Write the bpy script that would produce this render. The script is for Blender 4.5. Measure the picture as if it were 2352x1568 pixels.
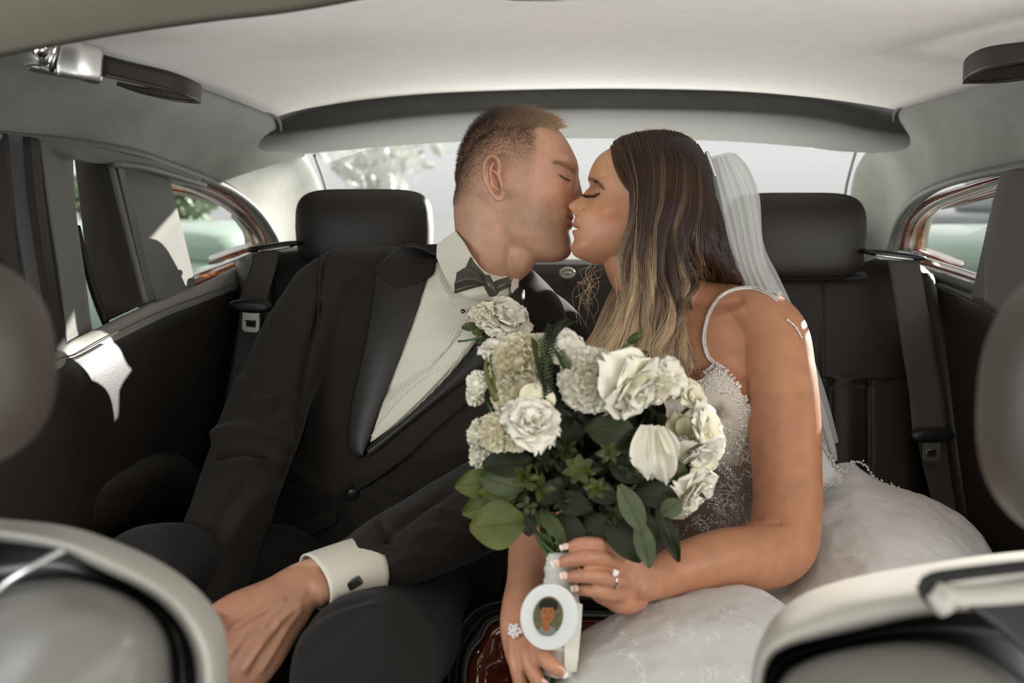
import bpy, math, random
import numpy as np
from mathutils import Vector, Matrix, noise
from mathutils.bvhtree import BVHTree

for o in list(bpy.data.objects):
    bpy.data.objects.remove(o)
random.seed(7); rng = np.random.default_rng(7)
SC = bpy.context.scene
COL = SC.collection

# ---------------- camera ----------------
F = 2287.0; CZ = 1.05; PITCH = math.radians(8.0)
SP, CP = math.sin(PITCH), math.cos(PITCH)
cam = bpy.data.cameras.new('camera'); cam_o = bpy.data.objects.new('camera', cam); COL.objects.link(cam_o)
cam.lens = 35.0; cam.sensor_width = 36.0
cam_o.location = (0, 0, CZ); cam_o.rotation_euler = (math.radians(90) - PITCH, 0, 0)
cam.dof.use_dof = True; cam.dof.focus_distance = 1.48; cam.dof.aperture_fstop = 4.5
cam.clip_start = 0.02; cam.clip_end = 200
SC.camera = cam_o
F = 35.0 / 36.0 * 2352

# ---------------- light ----------------
W = bpy.data.worlds.new('sky'); SC.world = W; W.use_nodes = True
nt = W.node_tree; nt.nodes.clear()
wo = nt.nodes.new('ShaderNodeOutputWorld'); bg = nt.nodes.new('ShaderNodeBackground')
tc = nt.nodes.new('ShaderNodeTexCoord'); sep = nt.nodes.new('ShaderNodeSeparateXYZ'); cr = nt.nodes.new('ShaderNodeValToRGB')
cr.color_ramp.elements[0].position = 0.46; cr.color_ramp.elements[0].color = (0.6, 0.6, 0.58, 1)
cr.color_ramp.elements[1].position = 0.52; cr.color_ramp.elements[1].color = (1.10, 1.10, 1.09, 1)
mp = nt.nodes.new('ShaderNodeMath'); mp.operation = 'MULTIPLY_ADD'; mp.inputs[1].default_value = 0.5; mp.inputs[2].default_value = 0.5
nt.links.new(tc.outputs['Generated'], sep.inputs[0]); nt.links.new(sep.outputs[2], mp.inputs[0])
nt.links.new(mp.outputs[0], cr.inputs[0]); nt.links.new(cr.outputs[0], bg.inputs[0]); nt.links.new(bg.outputs[0], wo.inputs[0])
bg.inputs[1].default_value = 1.0

def light(name, kind, loc, target, energy, size=None, size_y=None, color=(1, 1, 1)):
    l = bpy.data.lights.new(name, kind); l.energy = energy; l.color = color
    if kind == 'AREA':
        l.shape = 'RECTANGLE'; l.size = size; l.size_y = size_y or size
    if kind == 'SUN': l.angle = size
    o = bpy.data.objects.new(name, l); COL.objects.link(o); o.location = loc
    d = Vector(target) - Vector(loc); o.rotation_euler = d.to_track_quat('-Z', 'Y').to_euler()
    return o
SUN_DIR = Vector((-0.88, -1.0, -0.31))          # from behind the car, from the right, down
light('sun', 'SUN', (3, 5, 4), Vector((3, 5, 4)) + SUN_DIR, 19.0, math.radians(0.6), color=(1.0, 0.965, 0.91))
light('windscreen_daylight', 'AREA', (0.1, -1.25, 1.42), (0.1, 1.4, 1.10), 7, 1.5, 0.75, (1.0, 0.985, 0.96))
light('dashboard_fill', 'AREA', (0.1, .15, .62), (0.1, .50, 1.35), 5, .9, .5, (1.0, 0.97, 0.94))  # added fill lamp with no real source, brightens the ceiling from below
light('parcel_shelf_fill', 'AREA', (0.15, 2.28, CZ - .11), (0.15, 2.0, CZ + .6), 10.5, 1.1, .35, (1.0, 0.98, 0.95))  # added fill lamp over the shelf, brightens the rear ceiling and header
light('left_door_daylight', 'AREA', (-.92, .42, .93), (-.2, .84, 1.62), 14, 0.8, 0.35, (0.95, 0.98, 1.0))
light('right_door_daylight', 'AREA', (1.08, .42, .93), (.36, .80, 1.56), 12.5, 0.8, 0.35, (1.0, 0.98, 0.95))

vs = SC.view_settings; vs.view_transform = 'Standard'; vs.look = 'None'; vs.gamma = 1; vs.use_curve_mapping = False
vs.exposure = -0.42
SC.cycles.use_denoising = True
SC.cycles.max_bounces = 10; SC.cycles.transparent_max_bounces = 24; SC.cycles.diffuse_bounces = 5
SC.cycles.sample_clamp_indirect = 6.0
SC.cycles.caustics_reflective = False; SC.cycles.caustics_refractive = False

# ---------------- helpers ----------------
def P(px, py, d):
    a = (px - 1176) / F; b = (784 - py) / F
    return np.array((d * a, d * (CP + b * SP), CZ + d * (-SP + b * CP)))
def PP(lst): return np.array([P(*p) for p in lst])
def topx(v):
    v = np.asarray(v, float); r = v - np.array((0, 0, CZ))
    d = r[..., 1] * CP - r[..., 2] * SP; u = r[..., 1] * SP + r[..., 2] * CP
    return 1176 + F * r[..., 0] / d, 784 - F * u / d, d
def cat(pts, n, closed=False):
    """Catmull-Rom resample of control points (k,dim) to n points by index"""
    p = np.asarray(pts, float); k = len(p)
    if k == 2:
        t = np.linspace(0, 1, n)[:, None]; return p[0] * (1 - t) + p[1] * t
    if closed:
        t = np.arange(n) / n * k; i = np.floor(t).astype(int); f = (t - i)[:, None]
        g = lambda j: p[j % k]
    else:
        t = np.linspace(0, k - 1, n); i = np.minimum(np.floor(t).astype(int), k - 2); f = (t - i)[:, None]
        q = np.vstack([2 * p[0] - p[1], p, 2 * p[-1] - p[-2]]); g = lambda j: q[j + 1]
    a, b, c, d = g(i - 1), g(i), g(i + 1), g(i + 2)
    return 0.5 * ((2 * b) + (-a + c) * f + (2 * a - 5 * b + 4 * c - d) * f ** 2 + (-a + 3 * b - 3 * c + d) * f ** 3)
def arc(pts, n):
    """Catmull-Rom then even arc-length resample"""
    q = cat(pts, max(n * 4, 60)); s = np.r_[0, np.cumsum(np.linalg.norm(np.diff(q, axis=0), axis=1))]
    t = np.linspace(0, s[-1], n); return np.stack([np.interp(t, s, q[:, j]) for j in range(q.shape[1])], 1)
def interp(z, pts):
    p = np.asarray(sorted(pts), float); return np.interp(z, p[:, 0], p[:, 1])
def sinterp(z, pts):
    """smooth interpolation of (z,value) pairs (z ascending)"""
    p = np.asarray(sorted(pts), float); zz = np.linspace(p[0, 0], p[-1, 0], 400)
    sl = np.diff(p[:, 1]) / np.diff(p[:, 0]); a_, b_ = np.r_[sl[0], sl], np.r_[sl, sl[-1]]
    m = np.where(a_ * b_ > 0, 2 * a_ * b_ / (a_ + b_ + 1e-12 * np.sign(a_)), 0)
    i = np.clip(np.searchsorted(p[:, 0], z) - 1, 0, len(p) - 2); h = p[i + 1, 0] - p[i, 0]
    t = np.clip((z - p[i, 0]) / h, 0, 1)
    return ((2*t**3-3*t**2+1)*p[i,1]+(t**3-2*t**2+t)*h*m[i]+(-2*t**3+3*t**2)*p[i+1,1]+(t**3-t**2)*h*m[i+1])
def g1(x, s): return np.exp(-(x / s) ** 2)

def tag(o, label=None, cat_=None, group=None, kind=None):
    if label: o['label'] = label
    if cat_: o['category'] = cat_
    if group: o['group'] = group
    if kind: o['kind'] = kind
    return o
def adopt(o, parent):
    o.parent = parent
    o.matrix_parent_inverse = Matrix.Translation(-Vector(parent.location)) if parent.parent is None else Matrix.Identity(4)
    return o
def thing(name, label, cat_, loc=(0, 0, 0), group=None):
    o = bpy.data.objects.new(name, None); COL.objects.link(o); o.location = loc; o.empty_display_size = 0.05
    return tag(o, label, cat_, group)
def mesh(name, verts, faces, mat=None, parent=None, smooth=True):
    me = bpy.data.meshes.new(name)
    me.from_pydata(np.asarray(verts, float).reshape(-1, 3).tolist(), [], [tuple(int(i) for i in f) for f in faces])
    if smooth: me.polygons.foreach_set('use_smooth', [True] * len(me.polygons))
    me.update()
    o = bpy.data.objects.new(name, me); COL.objects.link(o)
    if mat: me.materials.append(mat)
    if parent: adopt(o, parent)
    return o
def mod(o, kind, **kw):
    m = o.modifiers.new(kind.lower(), kind)
    for k, v in kw.items(): setattr(m, k, v)
    return o
def gfaces(n, m, cu=False, cv=False, off=0):
    f = []
    for i in range(n if cu else n - 1):
        for j in range(m if cv else m - 1):
            a = i * m + j; b = i * m + (j + 1) % m; c = ((i + 1) % n) * m + (j + 1) % m; d = ((i + 1) % n) * m + j
            f.append((off + a, off + b, off + c, off + d))
    return f
def gridup(ctrl, n, m):
    """control grid (a,b,3) -> (n,m,3) smooth"""
    c = np.asarray(ctrl, float); A = np.stack([cat(c[i], m) for i in range(c.shape[0])])
    return np.stack([cat(A[:, j], n) for j in range(m)], 1)
def sheet(name, V, mat, parent=None, thick=0.0, off=-1, smooth=True, flip=False):
    n, m = V.shape[:2]; f = gfaces(n, m)
    if flip: f = [q[::-1] for q in f]
    o = mesh(name, V, f, mat, parent, smooth)
    if thick: mod(o, 'SOLIDIFY', thickness=thick, offset=off)
    return o
def frames(pts, up=None):
    p = np.asarray(pts, float); T = np.gradient(p, axis=0); T /= np.linalg.norm(T, axis=1)[:, None] + 1e-12
    u = np.array(up if up is not None else (0, 0, 1.0)); 
    if up is None and abs(T[0] @ u) > 0.9: u = np.array((1.0, 0, 0))
    N = np.zeros_like(p); B = np.zeros_like(p)
    n = u - T[0] * (u @ T[0]); n /= np.linalg.norm(n)
    for i in range(len(p)):
        if up is not None: n = u - T[i] * (u @ T[i])
        else: n = n - T[i] * (n @ T[i])
        n = n / (np.linalg.norm(n) + 1e-12); N[i] = n; B[i] = np.cross(T[i], n)
    return T, N, B
def tubeV(pts, r, n=12, up=None, r2=None, cap=True, exp=2.0):
    """tube verts+faces. r: scalar or per-point (along N), r2 along B"""
    p = np.asarray(pts, float); k = len(p); r = np.broadcast_to(np.asarray(r, float), (k,)); r2 = r if r2 is None else np.broadcast_to(np.asarray(r2, float), (k,))
    T, N, B = frames(p, up); a = np.arange(n) / n * 2 * np.pi; c, s = np.cos(a), np.sin(a)
    if exp != 2.0: c = np.sign(c) * np.abs(c) ** (2 / exp); s = np.sign(s) * np.abs(s) ** (2 / exp)
    V = p[:, None] + N[:, None] * (r[:, None] * c)[..., None] + B[:, None] * (r2[:, None] * s)[..., None]
    V = V.reshape(-1, 3); f = gfaces(k, n, cv=True)
    if cap:
        V = np.vstack([V, p[0], p[-1]]); a0, a1 = k * n, k * n + 1
        f += [((j + 1) % n, j, a0) for j in range(n)] + [((k - 1) * n + j, (k - 1) * n + (j + 1) % n, a1) for j in range(n)]
    return V, f
class MB:
    def __init__(s): s.v = []; s.f = []; s.n = 0
    def add(s, V, f):
        V = np.asarray(V, float).reshape(-1, 3); s.v.append(V); n = s.n
        s.f += [tuple(int(i) + n for i in q) for q in f]; s.n += len(V); return s
    def tube(s, pts, r, n=12, **k): return s.add(*tubeV(pts, r, n, **k))
    def ball(s, c, r, n=8, m=6, R=None):
        r = np.broadcast_to(np.asarray(r, float), (3,)); V = []
        for i in range(1, m):
            t = math.pi * i / m
            for j in range(n):
                a = 2 * math.pi * j / n; V.append((math.sin(t) * math.cos(a), math.sin(t) * math.sin(a), math.cos(t)))
        V += [(0, 0, 1), (0, 0, -1)]; V = np.array(V) * r
        if R is not None: V = V @ np.asarray(R).T
        k = (m - 1) * n; f = gfaces(m - 1, n, cv=True)
        f = [q[::-1] for q in f]
        f += [(j, (j + 1) % n, k) for j in range(n)] + [(k - n + (j + 1) % n, k - n + j, k + 1) for j in range(n)]
        return s.add(V + np.asarray(c), f)
    def build(s, name, mat, parent=None, smooth=True):
        return mesh(name, np.vstack(s.v), s.f, mat, parent, smooth)
def rbox(c, half, exp=4.0, n=24, m=16, R=None, shape=None):
    """superellipsoid rounded box"""
    V = []; sg = lambda v, e: np.sign(v) * abs(v) ** e
    for i in range(1, m):
        t = math.pi * i / m - math.pi / 2
        for j in range(n):
            a = 2 * math.pi * j / n; e = 2 / exp
            V.append((sg(math.cos(t), e) * sg(math.cos(a), e), sg(math.cos(t), e) * sg(math.sin(a), e), sg(math.sin(t), e)))
    V += [(0, 0, -1), (0, 0, 1)]; V = np.array(V)
    if shape is not None: V = shape(V)
    V = V * np.asarray(half)
    if R is not None: V = V @ np.asarray(R).T
    k = (m - 1) * n; f = gfaces(m - 1, n, cv=True)
    f += [((j + 1) % n, j, k) for j in range(n)] + [(k - n + j, k - n + (j + 1) % n, k + 1) for j in range(n)]
    return V + np.asarray(c), f
def slab(name, q, thick, mat, parent=None, bev=0.004, seg=3, nrm=(0, 1, 0)):
    """prism from a polygon of 3D points extruded along nrm"""
    q = np.asarray(q, float); k = len(q); V = np.vstack([q, q + np.array(nrm) * thick])
    f = [tuple(range(k)), tuple(range(2 * k - 1, k - 1, -1))] + [(i + k, (i + 1) % k + k, (i + 1) % k, i) for i in range(k)]
    o = mesh(name, V, f, mat, parent, True)
    if bev: mod(o, 'BEVEL', width=bev, segments=seg, limit_method='ANGLE')
    for p_ in o.data.polygons: p_.use_smooth = False
    if bev: mod(o, 'WEIGHTED_NORMAL')
    return o
def bvh(objs):
    dg = bpy.context.evaluated_depsgraph_get(); V = []; Fc = []; n = 0
    for o in objs if isinstance(objs, (list, tuple)) else [objs]:
        e = o.evaluated_get(dg); me = e.to_mesh(); mw = o.matrix_world
        V += [mw @ v.co for v in me.vertices]; Fc += [tuple(i + n for i in p.vertices) for p in me.polygons]; n = len(V); e.to_mesh_clear()
    return BVHTree.FromPolygons(V, Fc)
def hit(tree, px, py, off=0.0, fallback=None, lim=9):
    o = Vector((0, 0, CZ)); t = Vector(P(px, py, 1.0)) - o; L = t.length
    h = tree.ray_cast(o, t.normalized(), lim)
    if h[0] is None:
        return None if fallback is None else P(px, py, fallback)
    n = h[1]
    if n.dot(t) > 0: n = -n
    return np.array(h[0] + n * off)
def applied(o):
    """bake modifiers"""
    dg = bpy.context.evaluated_depsgraph_get(); me = bpy.data.meshes.new_from_object(o.evaluated_get(dg)); o.modifiers.clear()
    old = o.data; o.data = me; bpy.data.meshes.remove(old); return o
def getV(o):
    a = np.empty(len(o.data.vertices) * 3); o.data.vertices.foreach_get('co', a); return a.reshape(-1, 3)
def setV(o, V): o.data.vertices.foreach_set('co', np.asarray(V, float).ravel()); o.data.update()
def getN(o):
    a = np.empty(len(o.data.vertices) * 3); o.data.vertex_normals.foreach_get('vector', a); return a.reshape(-1, 3)
def vsmooth(o, it, fac=0.5, mask=None):
    E = np.empty(len(o.data.edges) * 2, int); o.data.edges.foreach_get('vertices', E); E = E.reshape(-1, 2); V = getV(o); n = len(V)
    deg = np.bincount(E.ravel(), minlength=n)[:, None].clip(1)
    for _ in range(it):
        S = np.stack([np.bincount(E[:, 0], V[E[:, 1], k], n) + np.bincount(E[:, 1], V[E[:, 0], k], n) for k in range(3)], 1) / deg
        w = fac if mask is None else fac * mask[:, None]; V = V + (S - V) * w
    setV(o, V); return o
def vcol(o, name, rgb):
    a = o.data.color_attributes.new(name, 'FLOAT_COLOR', 'POINT'); c = np.ones((len(rgb), 4)); c[:, :3] = rgb; a.data.foreach_set('color', c.ravel())
def vfac(o, name, v):
    a = o.data.attributes.new(name, 'FLOAT', 'POINT'); a.data.foreach_set('value', np.asarray(v, float))
def fbm(V, s, o=3, seed=0.0):
    return np.array([noise.fractal(Vector((p[0] * s + seed, p[1] * s, p[2] * s)), 1.0, 2.0, o) for p in V])
def srgb(r, g, b):
    f = lambda c: ((c / 255 + 0.055) / 1.055) ** 2.4 if c > 10 else c / 255 / 12.92
    return (f(r), f(g), f(b))

# ---------------- materials ----------------
def mat(name, col, rough=0.5, metal=0.0, bump=0.0, bscale=200, bdist=0.001, var=0.0, vscale=8, sheen=0.0, coat=0.0, trans=0.0, alpha=1.0, sss=0.0, spec=0.5, coords='Object', stretch=None, emit=None, sheen_rough=0.5, col2=None):
    m = bpy.data.materials.new(name); m.use_nodes = True; t = m.node_tree; b = t.nodes['Principled BSDF']
    b.inputs['Base Color'].default_value = (*col, 1); b.inputs['Roughness'].default_value = rough; b.inputs['Metallic'].default_value = metal
    b.inputs['Sheen Weight'].default_value = sheen; b.inputs['Sheen Roughness'].default_value = sheen_rough; b.inputs['Coat Weight'].default_value = coat; b.inputs['Coat Roughness'].default_value = 0.08
    b.inputs['Alpha'].default_value = alpha; b.inputs['Specular IOR Level'].default_value = spec; b.inputs['Transmission Weight'].default_value = trans
    if sss: b.inputs['Subsurface Weight'].default_value = sss; b.inputs['Subsurface Radius'].default_value = (1, .35, .2); b.inputs['Subsurface Scale'].default_value = 0.006
    co = t.nodes.new('ShaderNodeTexCoord'); src = co.outputs[coords]
    if stretch:
        mp_ = t.nodes.new('ShaderNodeMapping'); mp_.inputs['Scale'].default_value = stretch; t.links.new(src, mp_.inputs[0]); src = mp_.outputs[0]
    if var or col2:
        n = t.nodes.new('ShaderNodeTexNoise'); n.inputs['Scale'].default_value = vscale; n.inputs['Detail'].default_value = 5; n.inputs['Roughness'].default_value = .6; t.links.new(src, n.inputs[0])
        r = t.nodes.new('ShaderNodeValToRGB'); r.color_ramp.elements[0].position = .3; r.color_ramp.elements[1].position = .7
        c2 = col2 or tuple(min(1, c * (1 + var)) for c in col); c1 = col if col2 else tuple(c * (1 - var) for c in col)
        r.color_ramp.elements[0].color = (*c1, 1); r.color_ramp.elements[1].color = (*c2, 1)
        t.links.new(n.outputs[0], r.inputs[0]); t.links.new(r.outputs[0], b.inputs['Base Color'])
    if bump:
        n2 = t.nodes.new('ShaderNodeTexNoise'); n2.inputs['Scale'].default_value = bscale; n2.inputs['Detail'].default_value = 3; t.links.new(src, n2.inputs[0])
        bp = t.nodes.new('ShaderNodeBump'); bp.inputs['Strength'].default_value = bump; bp.inputs['Distance'].default_value = bdist
        t.links.new(n2.outputs[0], bp.inputs['Height']); t.links.new(bp.outputs[0], b.inputs['Normal'])
    return m
M = {}
M['headliner'] = mat('headliner_cloth', srgb(243, 239, 233), .95, bump=.3, bscale=600, var=.03, vscale=30, sheen=.2)
M['suede'] = mat('suede', srgb(126, 127, 120), .95, bump=.25, bscale=500, var=.24, vscale=7, sheen=.4)
M['suede_dark'] = mat('suede_dark', srgb(80, 80, 75), .95, bump=.25, bscale=500, var=.1, vscale=9, sheen=.3)
M['roof_front'] = mat('roof_front_cloth', srgb(112, 106, 92), .95, bump=.2, bscale=500, var=.05)
M['leather'] = mat('black_leather', srgb(42, 36, 31), .46, bump=.35, bscale=260, bdist=.0006, var=.12, vscale=14, spec=.45)
M['leather_grey'] = mat('grey_leather', srgb(74, 72, 68), .38, bump=.3, bscale=260, bdist=.0006, spec=.5)
M['leather_soft'] = mat('front_seat_leather', srgb(176, 173, 165), .42, bump=.15, bscale=200, bdist=.0006, spec=.55)
M['leather_headrest'] = mat('headrest_leather', srgb(62, 56, 49), .5, bump=.15, bscale=200, bdist=.0006)
M['seat_cushion'] = mat('front_cushion_leather', srgb(112, 110, 104), .38, bump=.15, bscale=200, bdist=.0006)
M['ledge'] = mat('window_ledge_leather', srgb(150, 148, 140), .5, bump=.25, bscale=260, bdist=.0006)
M['piping'] = mat('grey_piping', srgb(112, 112, 106), .6)
M['rubber'] = mat('black_rubber', srgb(22, 21, 22), .7, bump=.2, bscale=400)
M['fuzzy_seal'] = mat('fuzzy_seal', srgb(48, 51, 52), .95, bump=.6, bscale=900, var=.4, vscale=700, sheen=.3)
M['red_seal'] = mat('dark_red_seal', srgb(38, 28, 26), .7)
M['trim_cloth'] = mat('pillar_cloth', srgb(104, 103, 97), .92, bump=.25, bscale=600, var=.08, sheen=.3)
M['curtain'] = mat('brown_blind', srgb(60, 55, 49), .85, bump=.2, bscale=800, var=.05)
M['webbing'] = mat('belt_webbing', srgb(74, 69, 62), .8, bump=.5, bscale=900, stretch=(1, 1, 4))
M['webbing_shaded'] = mat('belt_webbing_shaded', srgb(66, 68, 68), .75, bump=.5, bscale=900)  # same webbing again, shade put into its darker colour
M['plastic'] = mat('black_plastic', srgb(26, 25, 24), .35)
M['chrome'] = mat('chrome', (.82, .82, .80), .12, 1.0)
M['satin'] = mat('satin_metal', (.70, .70, .69), .32, 1.0)
M['belt_metal'] = mat('belt_metal', (.42, .39, .35), .35, 1.0)
M['stitch'] = mat('stitching', srgb(96, 94, 88), .8)
M['stitch_dark'] = mat('dark_stitching', srgb(14, 13, 12), .8)
def wood_mat():
    m = mat('burr_walnut', srgb(150, 78, 26), .12, coat=1.0)
    t = m.node_tree; b = t.nodes['Principled BSDF']
    co = t.nodes.new('ShaderNodeTexCoord'); n = t.nodes.new('ShaderNodeTexNoise'); n.inputs['Scale'].default_value = 16; n.inputs['Detail'].default_value = 8; n.inputs['Distortion'].default_value = 2.5
    r = t.nodes.new('ShaderNodeValToRGB'); e = r.color_ramp.elements; e[0].position = .3; e[0].color = (*srgb(92, 40, 22), 1); e[1].position = .72; e[1].color = (*srgb(186, 108, 40), 1)
    t.links.new(co.outputs['Object'], n.inputs[0]); t.links.new(n.outputs[0], r.inputs[0]); t.links.new(r.outputs[0], b.inputs['Base Color']); return m
M['wood'] = wood_mat()
M['wood_dark'] = mat('dark_walnut', srgb(100, 44, 28), .1, coat=1.0, var=.35, vscale=20)
def glass_mat(name, tint=(.97, .98, .97), gloss=.06):
    m = bpy.data.materials.new(name); m.use_nodes = True; t = m.node_tree; t.nodes.clear()
    o = t.nodes.new('ShaderNodeOutputMaterial'); tr = t.nodes.new('ShaderNodeBsdfTransparent'); gl = t.nodes.new('ShaderNodeBsdfGlossy'); mx = t.nodes.new('ShaderNodeMixShader')
    tr.inputs[0].default_value = (*tint, 1); gl.inputs['Roughness'].default_value = .02; mx.inputs[0].default_value = gloss
    t.links.new(tr.outputs[0], mx.inputs[1]); t.links.new(gl.outputs[0], mx.inputs[2]); t.links.new(mx.outputs[0], o.inputs[0]); return m
M['glass'] = glass_mat('window_glass')
# ================= THE CAR: SHELL =================
def struct(name, V, m, thick=0.02, off=-1, parent=None, flip=False):
    o = sheet(name, V, m, parent, thick, off, flip=flip)
    if parent is None: tag(o, kind='structure')
    return o
# --- ceiling (cloth headliner) ---
def ceil_row(d, xL, xR, zE, zM, n=41):
    u = np.linspace(-1, 1, n); x = xL + (xR - xL) * (u + 1) / 2
    return np.stack([x, np.full(n, d), CZ + zM - (zM - zE) * np.abs(u) ** 3.2], 1)
rear_edge = [(635, 268, 1.95), (700, 250, 1.965), (850, 228, 1.985), (1050, 212, 2.0), (1350, 204, 2.01), (1650, 208, 2.0), (1850, 222, 1.985), (1990, 240, 1.965), (2058, 252, 1.95)]
rows = [ceil_row(-1.2, -.52, .70, .12, .18), ceil_row(-.5, -.55, .73, .19, .235), ceil_row(.3, -.56, .75, .195, .24), ceil_row(.8, -.56, .76, .192, .24), ceil_row(1.18, -.558, .768, .19, .238),
        ceil_row(1.35, -.548, .770, .19, .236), ceil_row(1.65, -.518, .768, .187, .232), arc(PP(rear_edge), 41)]
Vc = np.stack([cat(np.array(rows)[:, j], 60) for j in range(41)], 1)
struct('ceiling', Vc, M['headliner'], .03, 1)
lampc = thing('ceiling_lamp', 'pale oval reading lamp console at the top edge, set into the ceiling', 'lamp', (.03, 1.02, CZ + .24))
mb = MB(); mb.add(*rbox((.02, 1.085, CZ + .232), (.11, .06, .010), 3)); mb.build('lamp_surround', mat('pale_plastic', srgb(200, 203, 203), .4), lampc)
mb = MB(); mb.add(*rbox((.035, 1.098, CZ + .222), (.052, .040, .006), 4)); mb.build('lamp_lens', mat('smoked_lens', srgb(110, 106, 92), .25), lampc)
# front header band (darker cloth) crossing top left
fb = np.stack([arc(PP([(-700, 250, .95), (-300, 165, .95), (0, 106, .95), (230, 62, .95), (470, 27, .95), (690, 0, .95), (1000, -60, .95)]), 30),
               arc(PP([(-700, 235, .90), (-300, 150, .90), (0, 88, .90), (230, 44, .90), (470, 8, .90), (690, -20, .90), (1000, -80, .90)]), 30),
               arc(PP([(-900, 100, .80), (-500, 20, .80), (-200, -30, .80), (50, -80, .80), (300, -120, .80), (560, -150, .80), (900, -200, .80)]), 30),
               arc(PP([(-1000, -100, .7), (-600, -180, .7), (-300, -230, .70), (0, -280, .70), (250, -320, .70), (520, -350, .70), (900, -400, .70)]), 30)])
struct('trim_1', fb, M['roof_front'], .01, 1)

# --- side walls (suede cant rail and C pillar) ---
AL = np.array([(-.56, .9, CZ + .192)] + [tuple(P(*p)) for p in [(100, 90, 1.18), (230, 127, 1.35), (350, 162, 1.5), (460, 198, 1.65), (550, 231, 1.8), (635, 268, 1.95), (652, 315, 2.06), (705, 352, 2.2), (736, 402, 2.33), (757, 470, 2.4), (770, 600, 2.42)]])
BL = PP([(-330, 290, 1.0), (-100, 297, 1.2), (0, 305, 1.3), (150, 318, 1.5), (300, 342, 1.7), (390, 372, 1.88), (470, 403, 2.0), (540, 438, 2.08), (590, 480, 2.14), (620, 522, 2.18), (638, 562, 2.2), (650, 640, 2.2)])
AR = np.array([(.76, .9, CZ + .192)] + [tuple(P(*p)) for p in [(2700, 60, 1.12), (2500, 120, 1.32), (2352, 168, 1.5), (2215, 192, 1.66), (2130, 222, 1.82), (2058, 252, 1.95), (2050, 300, 2.06), (2003, 345, 2.2), (1965, 372, 2.32), (1945, 440, 2.38), (1932, 600, 2.42)]])
BR = PP([(3200, 300, .95), (2900, 310, 1.1), (2700, 320, 1.25), (2500, 345, 1.45), (2352, 372, 1.62), (2230, 398, 1.8), (2160, 420, 1.92), (2110, 446, 2.02), (2075, 482, 2.1), (2055, 524, 2.18), (2042, 572, 2.2), (2015, 640, 2.2)])
for nm, A, B, sx in (('wall_left', AL, BL, -1), ('wall_right', AR, BR, 1)):
    a = cat(A, 100); b = cat(B, 100); rows = []
    for t in np.linspace(0, 1, 16):
        r = a * (1 - t) + b * t; bul = .03 * math.sin(math.pi * t) ** .8; r = r + np.array((sx * bul, 0, .3 * bul))
        r[:, 0] += sx * .012 * g1(t - .02, .04)
        rows.append(r)
    a0 = a + np.array((sx * .02, 0, .02))
    struct(nm, np.array([a0] + rows), M['suede'], .02, 1 if sx < 0 else -1)
    # bright roll trim around the window opening
    o = MB().tube(cat(B, 90) + np.array((0, .004, -.006)), .0085, 10).build('trim_%d' % (2 if sx < 0 else 3), M['piping']); tag(o, kind='structure')
    o = MB().tube(cat(A, 90)[14:56] + np.array((0, 0, -.001)), .003, 6).build('trim_%d' % (4 if sx < 0 else 5), M['suede_dark']); tag(o, kind='structure')

# --- rear header (padded beam above the rear window) ---
T0 = arc(PP(rear_edge), 60) + np.array((0, .004, .004))
T1 = arc(PP([(637, 292, 2.0), (720, 278, 2.03), (900, 253, 2.06), (1100, 238, 2.08), (1350, 231, 2.09), (1650, 235, 2.08), (1850, 250, 2.06), (1990, 272, 2.03), (2056, 285, 2.0)]), 60)
T2 = arc(PP([(642, 312, 2.03), (720, 302, 2.07), (900, 279, 2.11), (1100, 263, 2.13), (1350, 256, 2.14), (1650, 261, 2.13), (1850, 276, 2.11), (1985, 300, 2.07), (2050, 310, 2.03)]), 60)
T3 = arc(PP([(668, 336, 2.10), (750, 322, 2.13), (900, 303, 2.16), (1100, 290, 2.19), (1350, 284, 2.2), (1650, 290, 2.19), (1850, 307, 2.16), (1960, 323, 2.13), (2026, 334, 2.10)]), 60)
T4 = arc(PP([(702, 350, 2.2), (790, 342, 2.24), (900, 332, 2.28), (1100, 320, 2.30), (1350, 314, 2.32), (1650, 320, 2.30), (1850, 334, 2.28), (1930, 344, 2.25), (1998, 348, 2.2)]), 60)
T5 = T4 + np.array((0, .06, .008)); T6 = T5 + np.array((0, .1, .07))
_c = np.array((0, 0, CZ)); _u = (1 - np.abs(np.linspace(-1, 1, 60)) ** 6)[:, None]; T1, T2, T3 = [_c + (t_ - _c) * (1 - k_ * _u) for t_, k_ in ((T1, .033), (T2, .042), (T3, .022))]
_pad = lambda r: np.vstack([r[0] + (-.06, .0, -.01), r[0] + (-.03, 0, -.004), r, r[-1] + (.03, 0, -.004), r[-1] + (.06, 0, -.01)])
hd = np.array([_pad(q_) for q_ in [T0, T0 * .5 + T1 * .5 + np.array((0, .012, .006)), T1 + np.array((0, .012, .002)), T2, T3 + np.array((0, -.014, -.002)), T4, T5, T6]])
hd = np.stack([cat(hd[:, j], 40) for j in range(64)], 1)
struct('trim_6', hd, M['suede_dark'], .0)
# roof skin above and rear pillars outside so that no light leaks
rs = np.array([[(x, y, z) for x in (-.75, -.3, .15, .6, 1.0)] for y, z in ((-1.1, CZ + .25), (0, CZ + .32), (1.2, CZ + .33), (2.1, CZ + .30), (2.42, CZ + .235))])
struct('trim_7', gridup(rs, 20, 20), M['rubber'], .01, 1)
for nm, sx, X in (('trim_8', -1, -.74), ('trim_9', 1, 1.0)):
    q = np.array([[(X, y, CZ + .33), (X, y, CZ + z)] for y, z in ((-1.1, .05), (.2, .07), (1.4, .09), (2.0, .09), (2.15, .09), (2.3, .09), (2.45, .09))]); struct(nm, q, M['rubber'], .01)
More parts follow.
